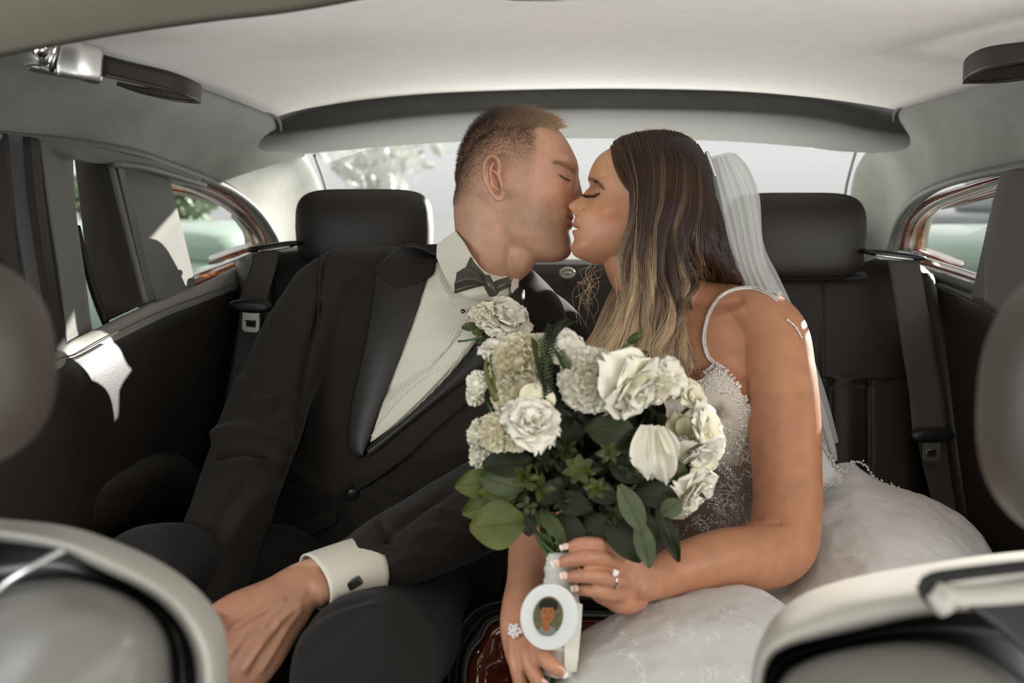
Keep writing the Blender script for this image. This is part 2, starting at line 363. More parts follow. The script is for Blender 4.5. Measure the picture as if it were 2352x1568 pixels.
# rear window: glass and slim seal
gl = np.stack([arc(PP([(690, 330, 2.42), (1000, 305, 2.5), (1350, 296, 2.52), (1700, 305, 2.5), (2010, 330, 2.42)]), 30), arc(PP([(770, 700, 2.75), (1000, 700, 2.85), (1350, 700, 2.88), (1700, 700, 2.85), (1930, 700, 2.75)]), 30)])
w1 = tag(bpy.data.objects.new('window_1', None), kind='structure'); COL.objects.link(w1); w1.location = (.15, 2.5, CZ)
sheet('pane', gl, M['glass'], w1)
MB().tube(arc(PP([(722, 356, 2.36), (738, 400, 2.41), (750, 440, 2.44), (760, 480, 2.46)]), 16), .0035, 8).build('window_seal', M['piping'], w1)
MB().tube(arc(PP([(1966, 346, 2.36), (1955, 385, 2.41), (1944, 430, 2.44), (1938, 480, 2.46)]), 16), .0035, 8).build('window_seal', M['piping'], w1)
struct('trim_16', np.array([[(x, 2.12, z) for x in (-.8, 1.0)] for z in (.1, CZ - .16)]), M['rubber'], .01)
# floor and rear bulkhead
struct('floor', np.array([[(x, y, .12) for x in (-.8, 1.0)] for y in (-1.2, 2.4)]), M['rubber'], .02)

# --- parcel shelf behind the seats ---
shelf = gridup(np.array([[P(560, 600, 2.1), P(1300, 606, 2.0), P(2080, 610, 2.1)], [P(640, 560, 2.75), P(1340, 575, 2.8), P(2000, 570, 2.75)]]), 4, 20)
struct('trim_10', shelf, mat('shelf_cloth', srgb(150, 148, 140), .9), .02)

# ================= LEFT SIDE (image left) =================
def strip_px(name, L, R, m, thick=.02, parent=None, n=24, bulge=0.0, mm=7, off=1):
    a = arc(PP(L), n); b = arc(PP(R), n); V = np.stack([a * (1 - t) + b * t + np.array((0, -bulge * math.sin(math.pi * t), 0)) for t in np.linspace(0, 1, mm)], 1)
    return sheet(name, V, m, parent, thick, off)
def structn(o): return tag(o, kind='structure')
strip_px('trim_11', [(-60, 300, 1.25), (0, 600, 1.2), (60, 900, 1.15)], [(18, 308, 1.3), (50, 600, 1.27), (100, 900, 1.22)], M['red_seal'], .02)['kind'] = 'structure'
strip_px('trim_12', [(16, 308, 1.3), (30, 470, 1.28), (58, 640, 1.26), (95, 860, 1.23)], [(72, 314, 1.36), (82, 470, 1.35), (105, 640, 1.34), (135, 860, 1.32)], M['fuzzy_seal'], .02, bulge=.012)['kind'] = 'structure'
strip_px('trim_13', [(70, 314, 1.34), (84, 470, 1.33), (108, 640, 1.32), (138, 860, 1.3)], [(90, 318, 1.37), (104, 470, 1.36), (128, 640, 1.35), (156, 820, 1.33)], M['red_seal'], .03, bulge=.008)['kind'] = 'structure'
# door frame, cloth covered, with the rounded window corner
ld = tag(bpy.data.objects.new('door_1', None), kind='structure'); COL.objects.link(ld); ld.location = (-.62, 1.4, .5)
fo = arc(PP([(150, 830, 1.36), (130, 640, 1.38), (104, 470, 1.39), (86, 330, 1.40), (96, 322, 1.41), (180, 332, 1.47), (280, 352, 1.6), (385, 380, 1.8), (460, 412, 1.92)]), 60)
fi = arc(PP([(206, 770, 1.48), (190, 640, 1.50), (170, 500, 1.50), (162, 385, 1.50), (168, 360, 1.45), (195, 355, 1.5), (285, 374, 1.62), (385, 394, 1.8), (455, 420, 1.92)]), 60)
V = np.stack([fo * (1 - t) + fi * t + np.array((0.0, -.006 * math.sin(math.pi * t) ** .5, 0)) for t in np.linspace(0, 1, 9)] + [fi + np.array((-.03, .03, 0)), fi + np.array((-.05, .05, 0))], 1)
sheet('frame', V, M['trim_cloth'], ld, .004, 1)
MB().tube(arc(PP([(262, 376, 1.58), (330, 384, 1.68), (390, 400, 1.8), (470, 425, 1.95)]), 24), .006, 8).build('window_rail', M['piping'], ld)
MB().tube(arc(PP([(86, 326, 1.39), (104, 470, 1.38), (130, 640, 1.37), (155, 830, 1.35)]), 24), .0035, 8).build('rubber_edge', M['rubber'], ld)
# brown blind panel and dark post edge beside it
bl = thing('window_blind', 'flat dark brown blind panel filling the left door window', 'blind', tuple(P(250, 740, 1.62)))
slab('panel', PP([(168, 352, 1.62), (262, 362, 1.62), (338, 694, 1.60), (235, 742, 1.58), (196, 590, 1.6)]), .01, M['curtain'], bl, .003)
MB().tube(arc(PP([(176, 520, 1.57), (200, 620, 1.56), (225, 700, 1.55), (243, 742, 1.54)]), 14), .006, 8).build('edge_bead', M['plastic'], bl)
MB().tube(arc(PP([(252, 366, 1.6), (275, 460, 1.59), (305, 580, 1.58), (335, 695, 1.57)]), 14), .005, 8).build('hem', M['piping'], bl)
# C post: box with lit front face
post = thing('door_post', 'box shaped grey cloth pillar between left door window and rear quarter window', 'pillar', tuple(P(380, 700, 1.7)))
slab('front_face', PP([(284, 388, 1.70), (374, 396, 1.86), (405, 520, 1.85), (438, 655, 1.83), (430, 668, 1.81), (358, 690, 1.65), (345, 640, 1.66), (318, 520, 1.68)]), .03, M['trim_cloth'], post, .005)
slab('side_face', PP([(262, 382, 1.76), (286, 386, 1.73), (320, 520, 1.71), (357, 690, 1.67), (330, 698, 1.72), (290, 520, 1.75)]), .03, M['plastic'], post, .004)
# quarter window left
w2 = tag(bpy.data.objects.new('window_2', None), kind='structure'); COL.objects.link(w2); w2.location = tuple(P(500, 600, 2.1))
def frame_loft(parent, curves, m, name, n=60, thick=.003):
    V = np.stack([arc(PP(c), n) for c in curves], 1); return sheet(name, V, m, parent, thick, 1)
frame_loft(w2, [[(366, 394, 1.97), (440, 408, 2.02), (510, 436, 2.1), (565, 468, 2.16), (607, 512, 2.2), (634, 556, 2.22), (640, 590, 2.22)],
                [(368, 402, 1.99), (440, 418, 2.05), (508, 446, 2.13), (558, 480, 2.19), (594, 520, 2.23), (616, 560, 2.25), (622, 590, 2.25)],
                [(372, 412, 2.03), (440, 430, 2.1), (502, 456, 2.18), (548, 488, 2.24), (584, 526, 2.28), (604, 562, 2.30), (610, 590, 2.3)]], M['wood'], 'wood_surround')
frame_loft(w2, [[(372, 412, 2.03), (440, 430, 2.1), (502, 456, 2.18), (548, 488, 2.24), (584, 526, 2.28), (604, 562, 2.30), (610, 590, 2.3)],
                [(376, 420, 2.05), (440, 440, 2.12), (498, 466, 2.2), (542, 496, 2.26), (574, 530, 2.3), (594, 562, 2.32), (602, 590, 2.32)]], M['chrome'], 'bright_inlay')
frame_loft(w2, [[(540, 478, 2.28), (566, 498, 2.31), (592, 528, 2.33), (604, 560, 2.33), (606, 590, 2.33)], [(534, 486, 2.33), (552, 504, 2.36), (572, 530, 2.38), (580, 556, 2.38), (582, 590, 2.38)], [(532, 496, 2.38), (546, 512, 2.41), (560, 534, 2.43), (564, 560, 2.44), (566, 590, 2.44)]], M['wood'], 'inner_lip')
frame_loft(w2, [[(382, 428, 2.2), (440, 440, 2.26), (500, 462, 2.32)], [(382, 440, 2.24), (440, 452, 2.3), (498, 472, 2.36)]], M['wood'], 'upper_lip')
frame_loft(w2, [[(426, 640, 1.96), (500, 614, 2.06), (600, 576, 2.2)], [(428, 632, 2.0), (500, 606, 2.1), (600, 568, 2.24)]], M['chrome'], 'bright_inlay')
frame_loft(w2, [[(430, 658, 1.93), (500, 635, 2.03), (605, 598, 2.18)], [(426, 640, 1.96), (500, 614, 2.06), (600, 576, 2.2)]], M['wood'], 'lower_rail')
frame_loft(w2, [[(480, 606, 2.2), (540, 588, 2.28), (604, 570, 2.32)], [(480, 588, 2.28), (535, 568, 2.36), (590, 550, 2.42)]], M['wood'], 'lower_lip')
sheet('pane', np.array([[P(360, 380, 2.12), P(640, 480, 2.4)], [P(380, 700, 2.12), P(640, 640, 2.4)]]), M['glass'], w2)
# left door: window ledge (light leather top roll) and black panel
led_in = [(30, 868, 1.2), (130, 822, 1.28), (180, 806, 1.36), (280, 752, 1.5), (380, 706, 1.68), (460, 676, 1.82), (560, 640, 2.02), (640, 615, 2.1)]
led_out = [(120, 850, 1.32), (160, 800, 1.40), (205, 766, 1.46), (300, 720, 1.6), (400, 678, 1.78), (470, 650, 1.92), (560, 606, 2.1), (640, 585, 2.2)]
a = arc(PP(led_in), 70); b = arc(PP(led_out), 70)
dn = np.stack([a + np.array((.002, 0, -.03)), a + np.array((.004, -.004, -.012)), a + np.array((0, -.002, 0)), a * .75 + b * .25 + np.array((0, 0, .008)), a * .5 + b * .5 + np.array((0, 0, .010)), a * .2 + b * .8 + np.array((0, 0, .005)), b, b + np.array((-.01, .02, -.03))], 1)
sheet('window_ledge', dn, M['ledge'], ld)
mb = MB(); st = arc(PP([(p[0] + 6, p[1] + 2, p[2] - .012) for p in led_in]), 260)
for i in range(0, 258): mb.tube([st[i], st[i] * .4 + st[i + 1] * .6], .0011, 4)
mb.build('stitching', M['stitch'], ld)
top = arc(PP([(-250, 1010, 1.05), (30, 874, 1.2), (130, 830, 1.28), (185, 813, 1.36), (280, 760, 1.5), (380, 713, 1.68), (460, 683, 1.82), (560, 647, 2.02), (640, 622, 2.1)]), 60)
rws = [top]
for k, (dz, dx) in enumerate(((-.03, .012), (-.10, .02), (-.2, .022), (-.3, .02), (-.42, .01), (-.6, .0), (-.8, 0))):
    r = top.copy(); r[:, 2] += dz; r[:, 0] += dx; rws.append(r)
sheet('inner_panel', gridup(np.array(rws), 40, 60), M['leather'], ld, .02, 1)
# left arm rest
mb = MB(); arm = arc(PP([(-60, 1230, 1.25), (120, 1190, 1.35), (260, 1130, 1.5), (350, 1105, 1.62), (395, 1130, 1.72)]), 24)
mb.tube(arm, np.array([.05] * 20 + [.048, .044, .036, .02]), 16, up=(0, 0, 1), r2=.06, exp=2.6); mb.build('armrest', M['leather'], ld)
struct('trim_14', np.array([[(-.80, y, .1), (-.80, y, .72)] for y in (-.9, .2, 1.2, 2.6)]), M['rubber'], .01)

# ================= RIGHT SIDE =================
rd = tag(bpy.data.objects.new('door_2', None), kind='structure'); COL.objects.link(rd); rd.location = (.8, 1.5, .5)
w3 = tag(bpy.data.objects.new('window_3', None), kind='structure'); COL.objects.link(w3); w3.location = tuple(P(2200, 620, 1.9))
c0 = [(2062, 575, 2.21), (2072, 520, 2.18), (2090, 490, 2.12), (2140, 452, 2.0), (2220, 424, 1.84), (2335, 392, 1.66), (2420, 372, 1.56)]
c1 = [(2082, 578, 2.24), (2092, 530, 2.22), (2108, 500, 2.16), (2150, 468, 2.04), (2225, 440, 1.88), (2330, 406, 1.70), (2420, 386, 1.6)]
c2 = [(2094, 582, 2.26), (2104, 535, 2.24), (2122, 500, 2.18), (2152, 474, 2.06), (2225, 448, 1.9), (2330, 412, 1.72), (2420, 392, 1.62)]
c3 = [(2126, 582, 2.4), (2130, 540, 2.36), (2142, 500, 2.3), (2160, 478, 2.2), (2230, 452, 2.04), (2322, 424, 1.86), (2420, 400, 1.7)]
frame_loft(w3, [c0, c1], M['wood_dark'], 'wood_surround'); frame_loft(w3, [c1, c2], M['chrome'], 'bright_inlay')
frame_loft(w3, [c2[:4], c3[:4]], M['wood'], 'inner_lip')
frame_loft(w3, [c2[3:], [(2160, 476, 2.2), (2230, 452, 2.04), (2322, 425, 1.86), (2420, 400, 1.7)]], M['chrome'], 'bright_inlay')
frame_loft(w3, [[(2156, 472, 2.24), (2230, 455, 2.08), (2322, 428, 1.9)], [(2160, 480, 2.26), (2230, 464, 2.1), (2322, 440, 1.92)]], M['wood_dark'], 'upper_lip')
frame_loft(w3, [[(2096, 580, 2.2), (2150, 596, 2.1), (2210, 618, 1.98)], [(2118, 566, 2.34), (2160, 580, 2.24), (2212, 600, 2.1)]], M['wood'], 'lower_lip')
frame_loft(w3, [[(2104, 590, 2.16), (2180, 612, 2.02), (2285, 646, 1.82), (2400, 680, 1.68)], [(2104, 584, 2.18), (2180, 606, 2.04), (2285, 640, 1.84), (2400, 674, 1.7)]], M['chrome'], 'bright_inlay')
frame_loft(w3, [[(2108, 612, 2.12), (2180, 634, 1.98), (2285, 668, 1.78), (2400, 702, 1.64)], [(2104, 590, 2.16), (2180, 612, 2.02), (2285, 646, 1.82), (2400, 680, 1.68)]], M['wood_dark'], 'lower_rail')
MB().tube(arc(PP([(2100, 616, 2.1), (2180, 644, 1.96), (2290, 682, 1.76), (2420, 724, 1.6)]), 30), .0105, 10).build('window_rail', M['piping'], w3)
sheet('pane', np.array([[P(2060, 440, 2.4), P(2480, 360, 1.75)], [P(2060, 640, 2.4), P(2480, 720, 1.75)]]), M['glass'], w3)
# right ledge and panel
rin = [(2118, 640, 2.06), (2180, 660, 1.94), (2250, 690, 1.8), (2352, 742, 1.62), (2500, 815, 1.4)]
rout = [(2112, 628, 2.1), (2180, 646, 1.98), (2260, 676, 1.82), (2352, 715, 1.68), (2500, 775, 1.5)]
a = arc(PP(rin), 60); b = arc(PP(rout), 60)
sheet('window_ledge', np.stack([a + np.array((-.002, 0, -.03)), a + np.array((-.004, -.004, -.01)), a + np.array((0, -.004, 0)), a * .5 + b * .5 + np.array((0, 0, .006)), b, b + np.array((.02, .01, -.02))], 1)[:, ::-1], M['ledge'], rd)
st = arc(PP([(2170, 662, 1.93), (2250, 697, 1.785), (2352, 750, 1.605), (2500, 825, 1.385)]), 200); mb = MB()
for i in range(0, 199):
    mb.tube([st[i], st[i] * .4 + st[i + 1] * .6], .0010, 4)
    q = np.array((.003, 0, .007)); mb.tube([st[i] + q, st[i] * .4 + st[i + 1] * .6 + q], .0010, 4)
mb.build('stitching', M['stitch'], rd)
top = arc(PP([(2060, 620, 2.12), (2118, 645, 2.05), (2180, 668, 1.93), (2250, 698, 1.79), (2352, 752, 1.61), (2500, 826, 1.39), (2700, 930, 1.15)]), 60); rws = [top]
for dz, dx in ((-.03, -.012), (-.10, -.022), (-.2, -.024), (-.3, -.02), (-.42, -.01), (-.6, .0), (-.8, 0)):
    r = top.copy(); r[:, 2] += dz; r[:, 0] += dx; rws.append(r)
sheet('inner_panel', gridup(np.array(rws), 40, 60)[:, ::-1], M['leather'], rd, .02, 1)
slab('window_post', PP([(2334, 388, 1.5), (2420, 380, 1.45), (2420, 770, 1.4), (2352, 742, 1.44), (2290, 716, 1.48), (2264, 700, 1.5), (2262, 684, 1.5), (2290, 560, 1.5), (2312, 460, 1.5)]), .05, M['leather_grey'], rd, .008)
struct('trim_15', np.array([[(1.02, y, .1), (1.02, y, .72)] for y in (-.9, .2, 1.2, 2.6)]), M['rubber'], .01)

# ================= GRAB STRAPS =================
gs = thing('grab_strap', 'black stitched leather grab strap with chrome mount, above the left door', 'strap', tuple(P(150, 150, 1.16)))
# chrome mount
c = arc(PP([(46, 112, 1.14), (80, 110, 1.12), (110, 118, 1.115)]), 12); V, f = tubeV(c, np.array([.010, .018, .0205, .021, .021, .0205, .020, .020, .019, .019, .018, .016]), 20, up=(0, 0, 1), r2=.012); MB().add(V, f).build('end_cap', M['satin'], gs)
MB().ball(P(92, 106, 1.09), (.011, .009, .013), 16, 12).build('button', M['chrome'], gs)
c = arc(PP([(104, 118, 1.13), (132, 128, 1.13)]), 6); MB().tube(c, .0205, 20, up=(0, 0, 1), r2=.011).build('chrome_neck', M['chrome'], gs)
c = arc(PP([(134, 128, 1.13), (180, 140, 1.14), (227, 151, 1.16)]), 14); MB().tube(c, np.array([.018] + [.022] * 12 + [.021]), 20, up=(0, 0, 1), r2=.009, exp=3).build('sleeve', M['satin'], gs)
c = arc(PP([(60, 150, 1.17), (110, 160, 1.18), (200, 178, 1.2)]), 12); MB().tube(c, .006, 10, up=(0, 0, 1), r2=.012).build('mount_plate', M['satin'], gs)
def strap(name, top, bot, parent, w, th=.004):
    a = arc(PP(top), 70); b = arc(PP(bot), 70)
    V = np.stack([a, a * .85 + b * .15, a * .5 + b * .5, a * .15 + b * .85, b], 1); o = sheet(name, V, M['leather'], parent, th, 0)
    mb = MB(); 
    for t in (.14, .84):
        s = a * (1 - t) + b * t; s = s + np.array((0, -.0032, 0)); s = arc(s[::3], 110)
        for i in range(0, 109): mb.tube([s[i], s[i] * .45 + s[i + 1] * .55], .0009, 4)
    mb.build('stitching', M['stitch_dark'], parent); return o
strap('strap_loop', [(222, 122, 1.16), (300, 143, 1.17), (380, 162, 1.19), (430, 180, 1.22), (459, 196, 1.27), (452, 204, 1.31), (400, 205, 1.32), (330, 200, 1.31), (270, 188, 1.28)],
      [(226, 173, 1.16), (300, 190, 1.17), (380, 209, 1.19), (430, 224, 1.22), (456, 236, 1.27), (450, 238, 1.31), (400, 232, 1.32), (330, 216, 1.31), (270, 196, 1.28)], gs, .02)
gs2 = thing('grab_strap', 'black leather grab strap loop at the top right, above the right door', 'strap', tuple(P(2300, 140, 1.3)))
strap('strap_loop', [(2560, 70, 1.1), (2450, 82, 1.15), (2352, 96, 1.22), (2270, 108, 1.28), (2228, 128, 1.33), (2216, 150, 1.36), (2230, 160, 1.4), (2300, 150, 1.42), (2380, 138, 1.42)],
      [(2560, 120, 1.1), (2450, 130, 1.15), (2352, 142, 1.22), (2270, 158, 1.28), (2228, 176, 1.33), (2214, 192, 1.36), (2230, 192, 1.4), (2300, 190, 1.42), (2380, 180, 1.42)], gs2, .02)
MB().tube(arc(PP([(2540, 95, 1.1), (2620, 70, 1.04)]), 6), .022, 16, up=(0, 0, 1), r2=.009, exp=3).build('sleeve', M['satin'], gs2)

# ================= REAR SEAT =================
seat = thing('rear_seat', 'black leather rear bench seat spanning the car behind the couple', 'seat', tuple(P(1300, 1400, 1.9)))
def groove(x, x0, w, dpt): return dpt * g1(x - x0, w)
def seat_panel(name, xs, topf, y1, dfun, nx=60, ny=60, edge=18):
    x0, x1 = xs; V = np.zeros((ny, nx, 3))
    for i, t in enumerate(np.linspace(0, 1, ny)):
        for j, s in enumerate(np.linspace(0, 1, nx)):
            px = x0 + (x1 - x0) * s; yt = topf(px); py = yt + (y1 - yt) * t
            d = dfun(px, py)
            ex = min(px - x0, x1 - px); ey = py - yt
            if ex < edge and name != 'centre_backrest': d += .03 * (1 - math.sqrt(max(0, 1 - (1 - ex / edge) ** 2)))
            if ey < edge: d += .04 * (1 - math.sqrt(max(0, 1 - (1 - ey / edge) ** 2)))
            V[i, j] = P(px, py, d)
    return sheet(name, V, M['leather'], seat, .06, 1)
tl = lambda x: interp(x, [(530, 600), (575, 585), (600, 572), (690, 566), (1040, 566), (1075, 575)])
dl = lambda x, y: 1.96 - .00022 * (y - 560) + groove(x, 622, 5, .012) * (y < 1150) + groove(y, 1120, 6, .012) + .05 * max(0, (600 - x) / 70) ** 2
seat_panel('backrest', (540, 1075), tl, 1440, dl)
seat_panel('centre_backrest', (1060, 1580), lambda x: interp(x, [(1075, 600), (1100, 597), (1350, 596), (1555, 600)]), 1330, lambda x, y: 1.985 - .0002 * (y - 560), 40, 40)
tr = lambda x: interp(x, [(1555, 600), (1700, 600), (1980, 596), (2010, 588), (2080, 592), (2120, 612), (2150, 640)])
dr = lambda x, y: 1.95 - .00022 * (y - 560) + groove(y, 638, 4, .010) * (x < 1985) + groove(x, 1886 + (y - 640) * .02, 5, .007) * (y > 640) * (y < 872) + groove(y, 871 + 8 * math.sin((x - 1850) / 80), 4, .014) * (x > 1800) + groove(x, 1908, 5, .010) * (y > 872) + groove(x, 1996, 4, .009) * (y > 872) - .006 * g1(x - 1950, 25) * (y > 872) + .05 * max(0, (x - 2080) / 70) ** 2
seat_panel('backrest', (1563, 2160), tr, 1440, dr, 110, 120)
# pass-through catch on the centre backrest
mb = MB(); mb.tube(cat([P(1303 + 15 * math.cos(a_), 627 + 10 * math.sin(a_), 1.945) for a_ in np.linspace(0, 6.283, 13)[:-1]], 40, True), .0032, 8, cap=False); mb.build('catch_surround', mat('catch_ring', srgb(205, 205, 198), .35), seat)
mb = MB(); mb.add(*rbox(P(1303, 627, 1.948), (.0095, .004, .006), 2.6)); mb.build('catch_button', M['satin'], seat)
# piping between backrest and side
MB().tube(arc(PP([(600, 600, 1.95), (560, 800, 1.88), (520, 1000, 1.82), (470, 1200, 1.78)]), 30), .02, 10).build('side_bolster', M['leather'], seat)
MB().tube(arc(PP([(2120, 640, 1.95), (2165, 800, 1.86), (2195, 1000, 1.8), (2230, 1200, 1.76)]), 30), .02, 10).build('side_bolster', M['leather'], seat)
# cushion
cu = np.array((0, 0, -.075)) + gridup(np.array([[P(200, 1330, 1.8), P(800, 1330, 1.85), P(1300, 1330, 1.85), P(1800, 1330, 1.85), P(2400, 1330, 1.8)], [P(100, 1400, 1.5), P(700, 1410, 1.5), P(1300, 1420, 1.5), P(1900, 1410, 1.5), P(2600, 1400, 1.5)], [P(0, 1560, 1.25), P(700, 1600, 1.25), P(1300, 1600, 1.25), P(1900, 1600, 1.25), P(2700, 1560, 1.25)], [P(0, 1900, 1.22), P(700, 1900, 1.22), P(1300, 1900, 1.22), P(1900, 1900, 1.22), P(2700, 1900, 1.22)]]), 20, 30)
sheet('cushion', cu, M['leather'], seat, .05, 1)
# headrests
def head_rest(cx, cy, hw, hh, skew, label):
    h = thing('headrest', label, 'headrest', tuple(P(cx, cy + hh, 1.95)), 'rear headrests')
    s = 1.93 / F
    def shp(V):
        V = V.copy(); V[:, 1] *= 1 - .35 * np.clip(V[:, 2], 0, 1) ** 2; V[:, 0] *= 1 - .05 * np.clip(V[:, 2], -1, 1) ** 2 ; V[:, 1] -= .18 * (1 - V[:, 0] ** 2); return V
    MB().add(*rbox(P(cx, cy, 1.955), (hw * s, .055, hh * s), 5, 48, 32, shape=shp)).build('cushion', M['leather'], h)
    for dx in (-.05, .05):
        p = P(cx, cy + hh, 1.96); MB().tube([p + (dx, 0, .02), p + (dx, 0, -.05)], .006, 10).build('post', M['chrome'], h)
    MB().tube(arc(PP([(cx - hw * .93, cy + hh - 9, 1.925), (cx - hw * .5, cy + hh - 4, 1.9), (cx, cy + hh - 3, 1.895), (cx + hw * .5, cy + hh - 4, 1.9), (cx + hw * .93, cy + hh - 9, 1.925)]), 30), .0018, 6).build('seam', M['stitch_dark'], h)
head_rest(839, 522, 157, 88, 0, 'black leather headrest on the left, behind the man')
head_rest(1822, 543, 160, 101, 0, 'black leather headrest on the right, behind the white veil')

# ================= SEAT BELTS =================
def belt(label, guide, A, B, A2, B2, tongue, ang, btn=None, m2='webbing_shaded'):
    t = thing('seat_belt', label, 'seat belt', tuple(P(*guide)), 'rear seat belts')
    strip_px('webbing', A, B, M['webbing'], .002, t, 30)
    strip_px('webbing_lower', A2, B2, M[m2], .002, t, 30)
    tx, ty, td = tongue; s = td / F
    R = Matrix.Rotation(ang, 3, 'Y')
    R_ = np.array(R)
    MB().add(*rbox(P(tx, ty, td), (.039, .010, .0125), 3.4, 32, 20, R=R_, shape=lambda V: V * np.stack([1 - .0 * V[:, 2], np.ones(len(V)), 1 - .35 * V[:, 0] ** 2], 1))).build('tongue_grip', M['plastic'], t)
    mb = MB(); c0 = P(tx, ty, td - .006)
    W_, H_ = .0155, .047
    # metal blade with a slot: outline ring + slot ring
    ol = np.array([(-.0235, 0), (-W_, -.012), (-W_, -H_ + .005), (-W_ + .005, -H_), (W_ - .005, -H_), (W_, -H_ + .005), (W_, -.012), (.0235, 0)])
    sl = np.array([(-.009, -.026), (-.009, -.027), (-.009, -.037), (-.0085, -.0375), (.0085, -.0375), (.009, -.037), (.009, -.027), (.009, -.026)])
    V = []; 
    for q in (ol, sl):
        for yy in (0, .003): V += [R_ @ np.array((a, yy, b)) + c0 for a, b in q]
    f = []
    for j in range(7): f += [(j, j + 1, 16 + j + 1, 16 + j), (8 + j + 1, 8 + j, 24 + j, 24 + j + 1), (j + 1, j, 8 + j, 8 + j + 1), (16 + j, 16 + j + 1, 24 + j + 1, 24 + j)]
    f += [(7, 0, 16, 23), (8, 15, 31, 24), (0, 7, 15, 8), (23, 16, 24, 31)]
    mb.add(V, f); o = mb.build('tongue_blade', M['belt_metal'], t, False); mod(o, 'BEVEL', width=.0006, segments=2)
    for q, nm in ((sl[:], 'slot_rim'),):
        MB().tube([R_ @ np.array((a, -.0005, b)) + c0 for a, b in list(q[[0, 3, 4, 7]]) + [q[0]]], .0009, 6).build(nm, M['belt_metal'], t)
    if btn: MB().ball(P(*btn), (.0085, .005, .0085), 16, 10).build('stop_button', M['plastic'], t)
    return t
b1 = belt('brown grey seat belt hanging left of the man, half hidden by his sleeve', (620, 575, 1.9), [(580, 582, 1.86), (572, 620, 1.83), (558, 660, 1.82), (548, 696, 1.81)], [(640, 575, 1.86), (632, 620, 1.84), (620, 660, 1.82), (610, 700, 1.81)],
     [(552, 700, 1.83), (546, 760, 1.82), (528, 870, 1.8), (500, 1000, 1.78), (475, 1120, 1.76), (440, 1280, 1.74)], [(606, 700, 1.83), (596, 760, 1.82), (572, 870, 1.8), (552, 1000, 1.78), (530, 1120, 1.76), (500, 1280, 1.74)], (577, 703, 1.79), .06, (537, 907, 1.79))
b2 = belt('brown grey seat belt with metal tongue hanging on the right, beside the bride', (2090, 585, 1.9), [(2040, 598, 1.87), (2054, 680, 1.84), (2072, 800, 1.81), (2088, 900, 1.79), (2096, 992, 1.77)], [(2112, 598, 1.87), (2126, 680, 1.84), (2148, 800, 1.81), (2166, 900, 1.79), (2178, 992, 1.77)],
     [(2106, 996, 1.80), (2118, 1060, 1.79), (2136, 1130, 1.78), (2150, 1190, 1.77), (2180, 1290, 1.75)], [(2178, 996, 1.80), (2188, 1060, 1.79), (2206, 1140, 1.78), (2222, 1200, 1.77), (2260, 1320, 1.75)], (2141, 1000, 1.75), -.03, None, 'webbing')
for px, py, w, nm in ((628, 566, .052, 0), (2052, 585, .062, 1)):
    t = (b1, b2)[nm]
    sl = (-.14 if nm == 0 else .12)
    R_ = np.array(Matrix.Rotation(sl, 3, 'Y'))
    MB().add(*rbox(P(px, py, 1.90), (w, .022, .007), 3, 28, 14, R=R_)).build('belt_guide', M['plastic'], t)
    MB().add(*rbox(P(px + 2, py + 6, 1.877), (w * .6, .006, .003), 3, 20, 10, R=R_)).build('guide_lip', M['satin'], t)

# ================= FRONT SEATS (close, out of focus) =================
def front_seat(side, label, curves, hr, hrm):
    t = thing('car_seat', label, 'car seat', tuple(P(curves[0][0][0], 1700, .6)), 'front seats')
    n = 50; V = np.stack([arc(PP(c), n) for c in curves], 1); V = np.stack([cat(V[i], 44) for i in range(n)])
    sheet('backrest_rim', V[:, :20], M['leather_soft'], t); sheet('backrest_recess_shade', V[:, 19:30], M['plastic'], t); sheet('backrest_cushion', V[:, 29:], M['seat_cushion'], t)  # middle strip is black so the groove's shade sits in its colour
    return t
fs = front_seat(0, 'blurred front seat back in the lower left corner, grey leather with shade coloured into the groove', [
    [(-420, 1190, .80), (-100, 1180, .78), (0, 1200, .77), (150, 1216, .76), (260, 1250, .75), (370, 1300, .74), (450, 1358, .73), (500, 1425, .73), (520, 1500, .73), (522, 1680, .73)],
    [(-420, 1195, .70), (-100, 1188, .69), (0, 1192, .68), (150, 1208, .67), (260, 1242, .66), (370, 1292, .66), (452, 1352, .66), (504, 1420, .66), (522, 1500, .66), (524, 1680, .66)],
    [(-420, 1215, .62), (-100, 1215, .61), (0, 1212, .61), (145, 1235, .60), (240, 1265, .60), (340, 1315, .60), (418, 1372, .60), (466, 1440, .60), (490, 1520, .60), (492, 1680, .6)],
    [(-420, 1240, .60), (-100, 1240, .60), (0, 1230, .60), (140, 1256, .595), (220, 1288, .59), (315, 1333, .59), (392, 1388, .59), (436, 1450, .595), (458, 1530, .6), (460, 1680, .6)],
    [(-420, 1262, .65), (-100, 1262, .65), (0, 1260, .65), (130, 1270, .645), (205, 1305, .64), (300, 1352, .64), (372, 1400, .64), (420, 1460, .65), (440, 1535, .65), (442, 1680, .65)],
    [(-420, 1352, .65), (-100, 1350, .65), (0, 1340, .65), (90, 1325, .645), (180, 1326, .64), (280, 1356, .64), (350, 1400, .64), (392, 1460, .65), (404, 1535, .65), (404, 1680, .65)],
    [(-420, 1385, .59), (-100, 1380, .59), (0, 1368, .59), (80, 1345, .59), (170, 1342, .585), (270, 1370, .585), (335, 1412, .585), (372, 1466, .59), (382, 1540, .59), (382, 1680, .59)],
    [(-420, 1480, .55), (-100, 1470, .55), (0, 1440, .55), (60, 1420, .55), (150, 1420, .545), (230, 1440, .545), (280, 1470, .545), (305, 1510, .55), (310, 1580, .55), (310, 1700, .55)],
    [(-420, 1700, .53), (-100, 1690, .53), (0, 1680, .53), (60, 1670, .53), (110, 1670, .53), (150, 1675, .53), (180, 1680, .53), (190, 1690, .53), (195, 1700, .53), (195, 1720, .53)]], None, None)
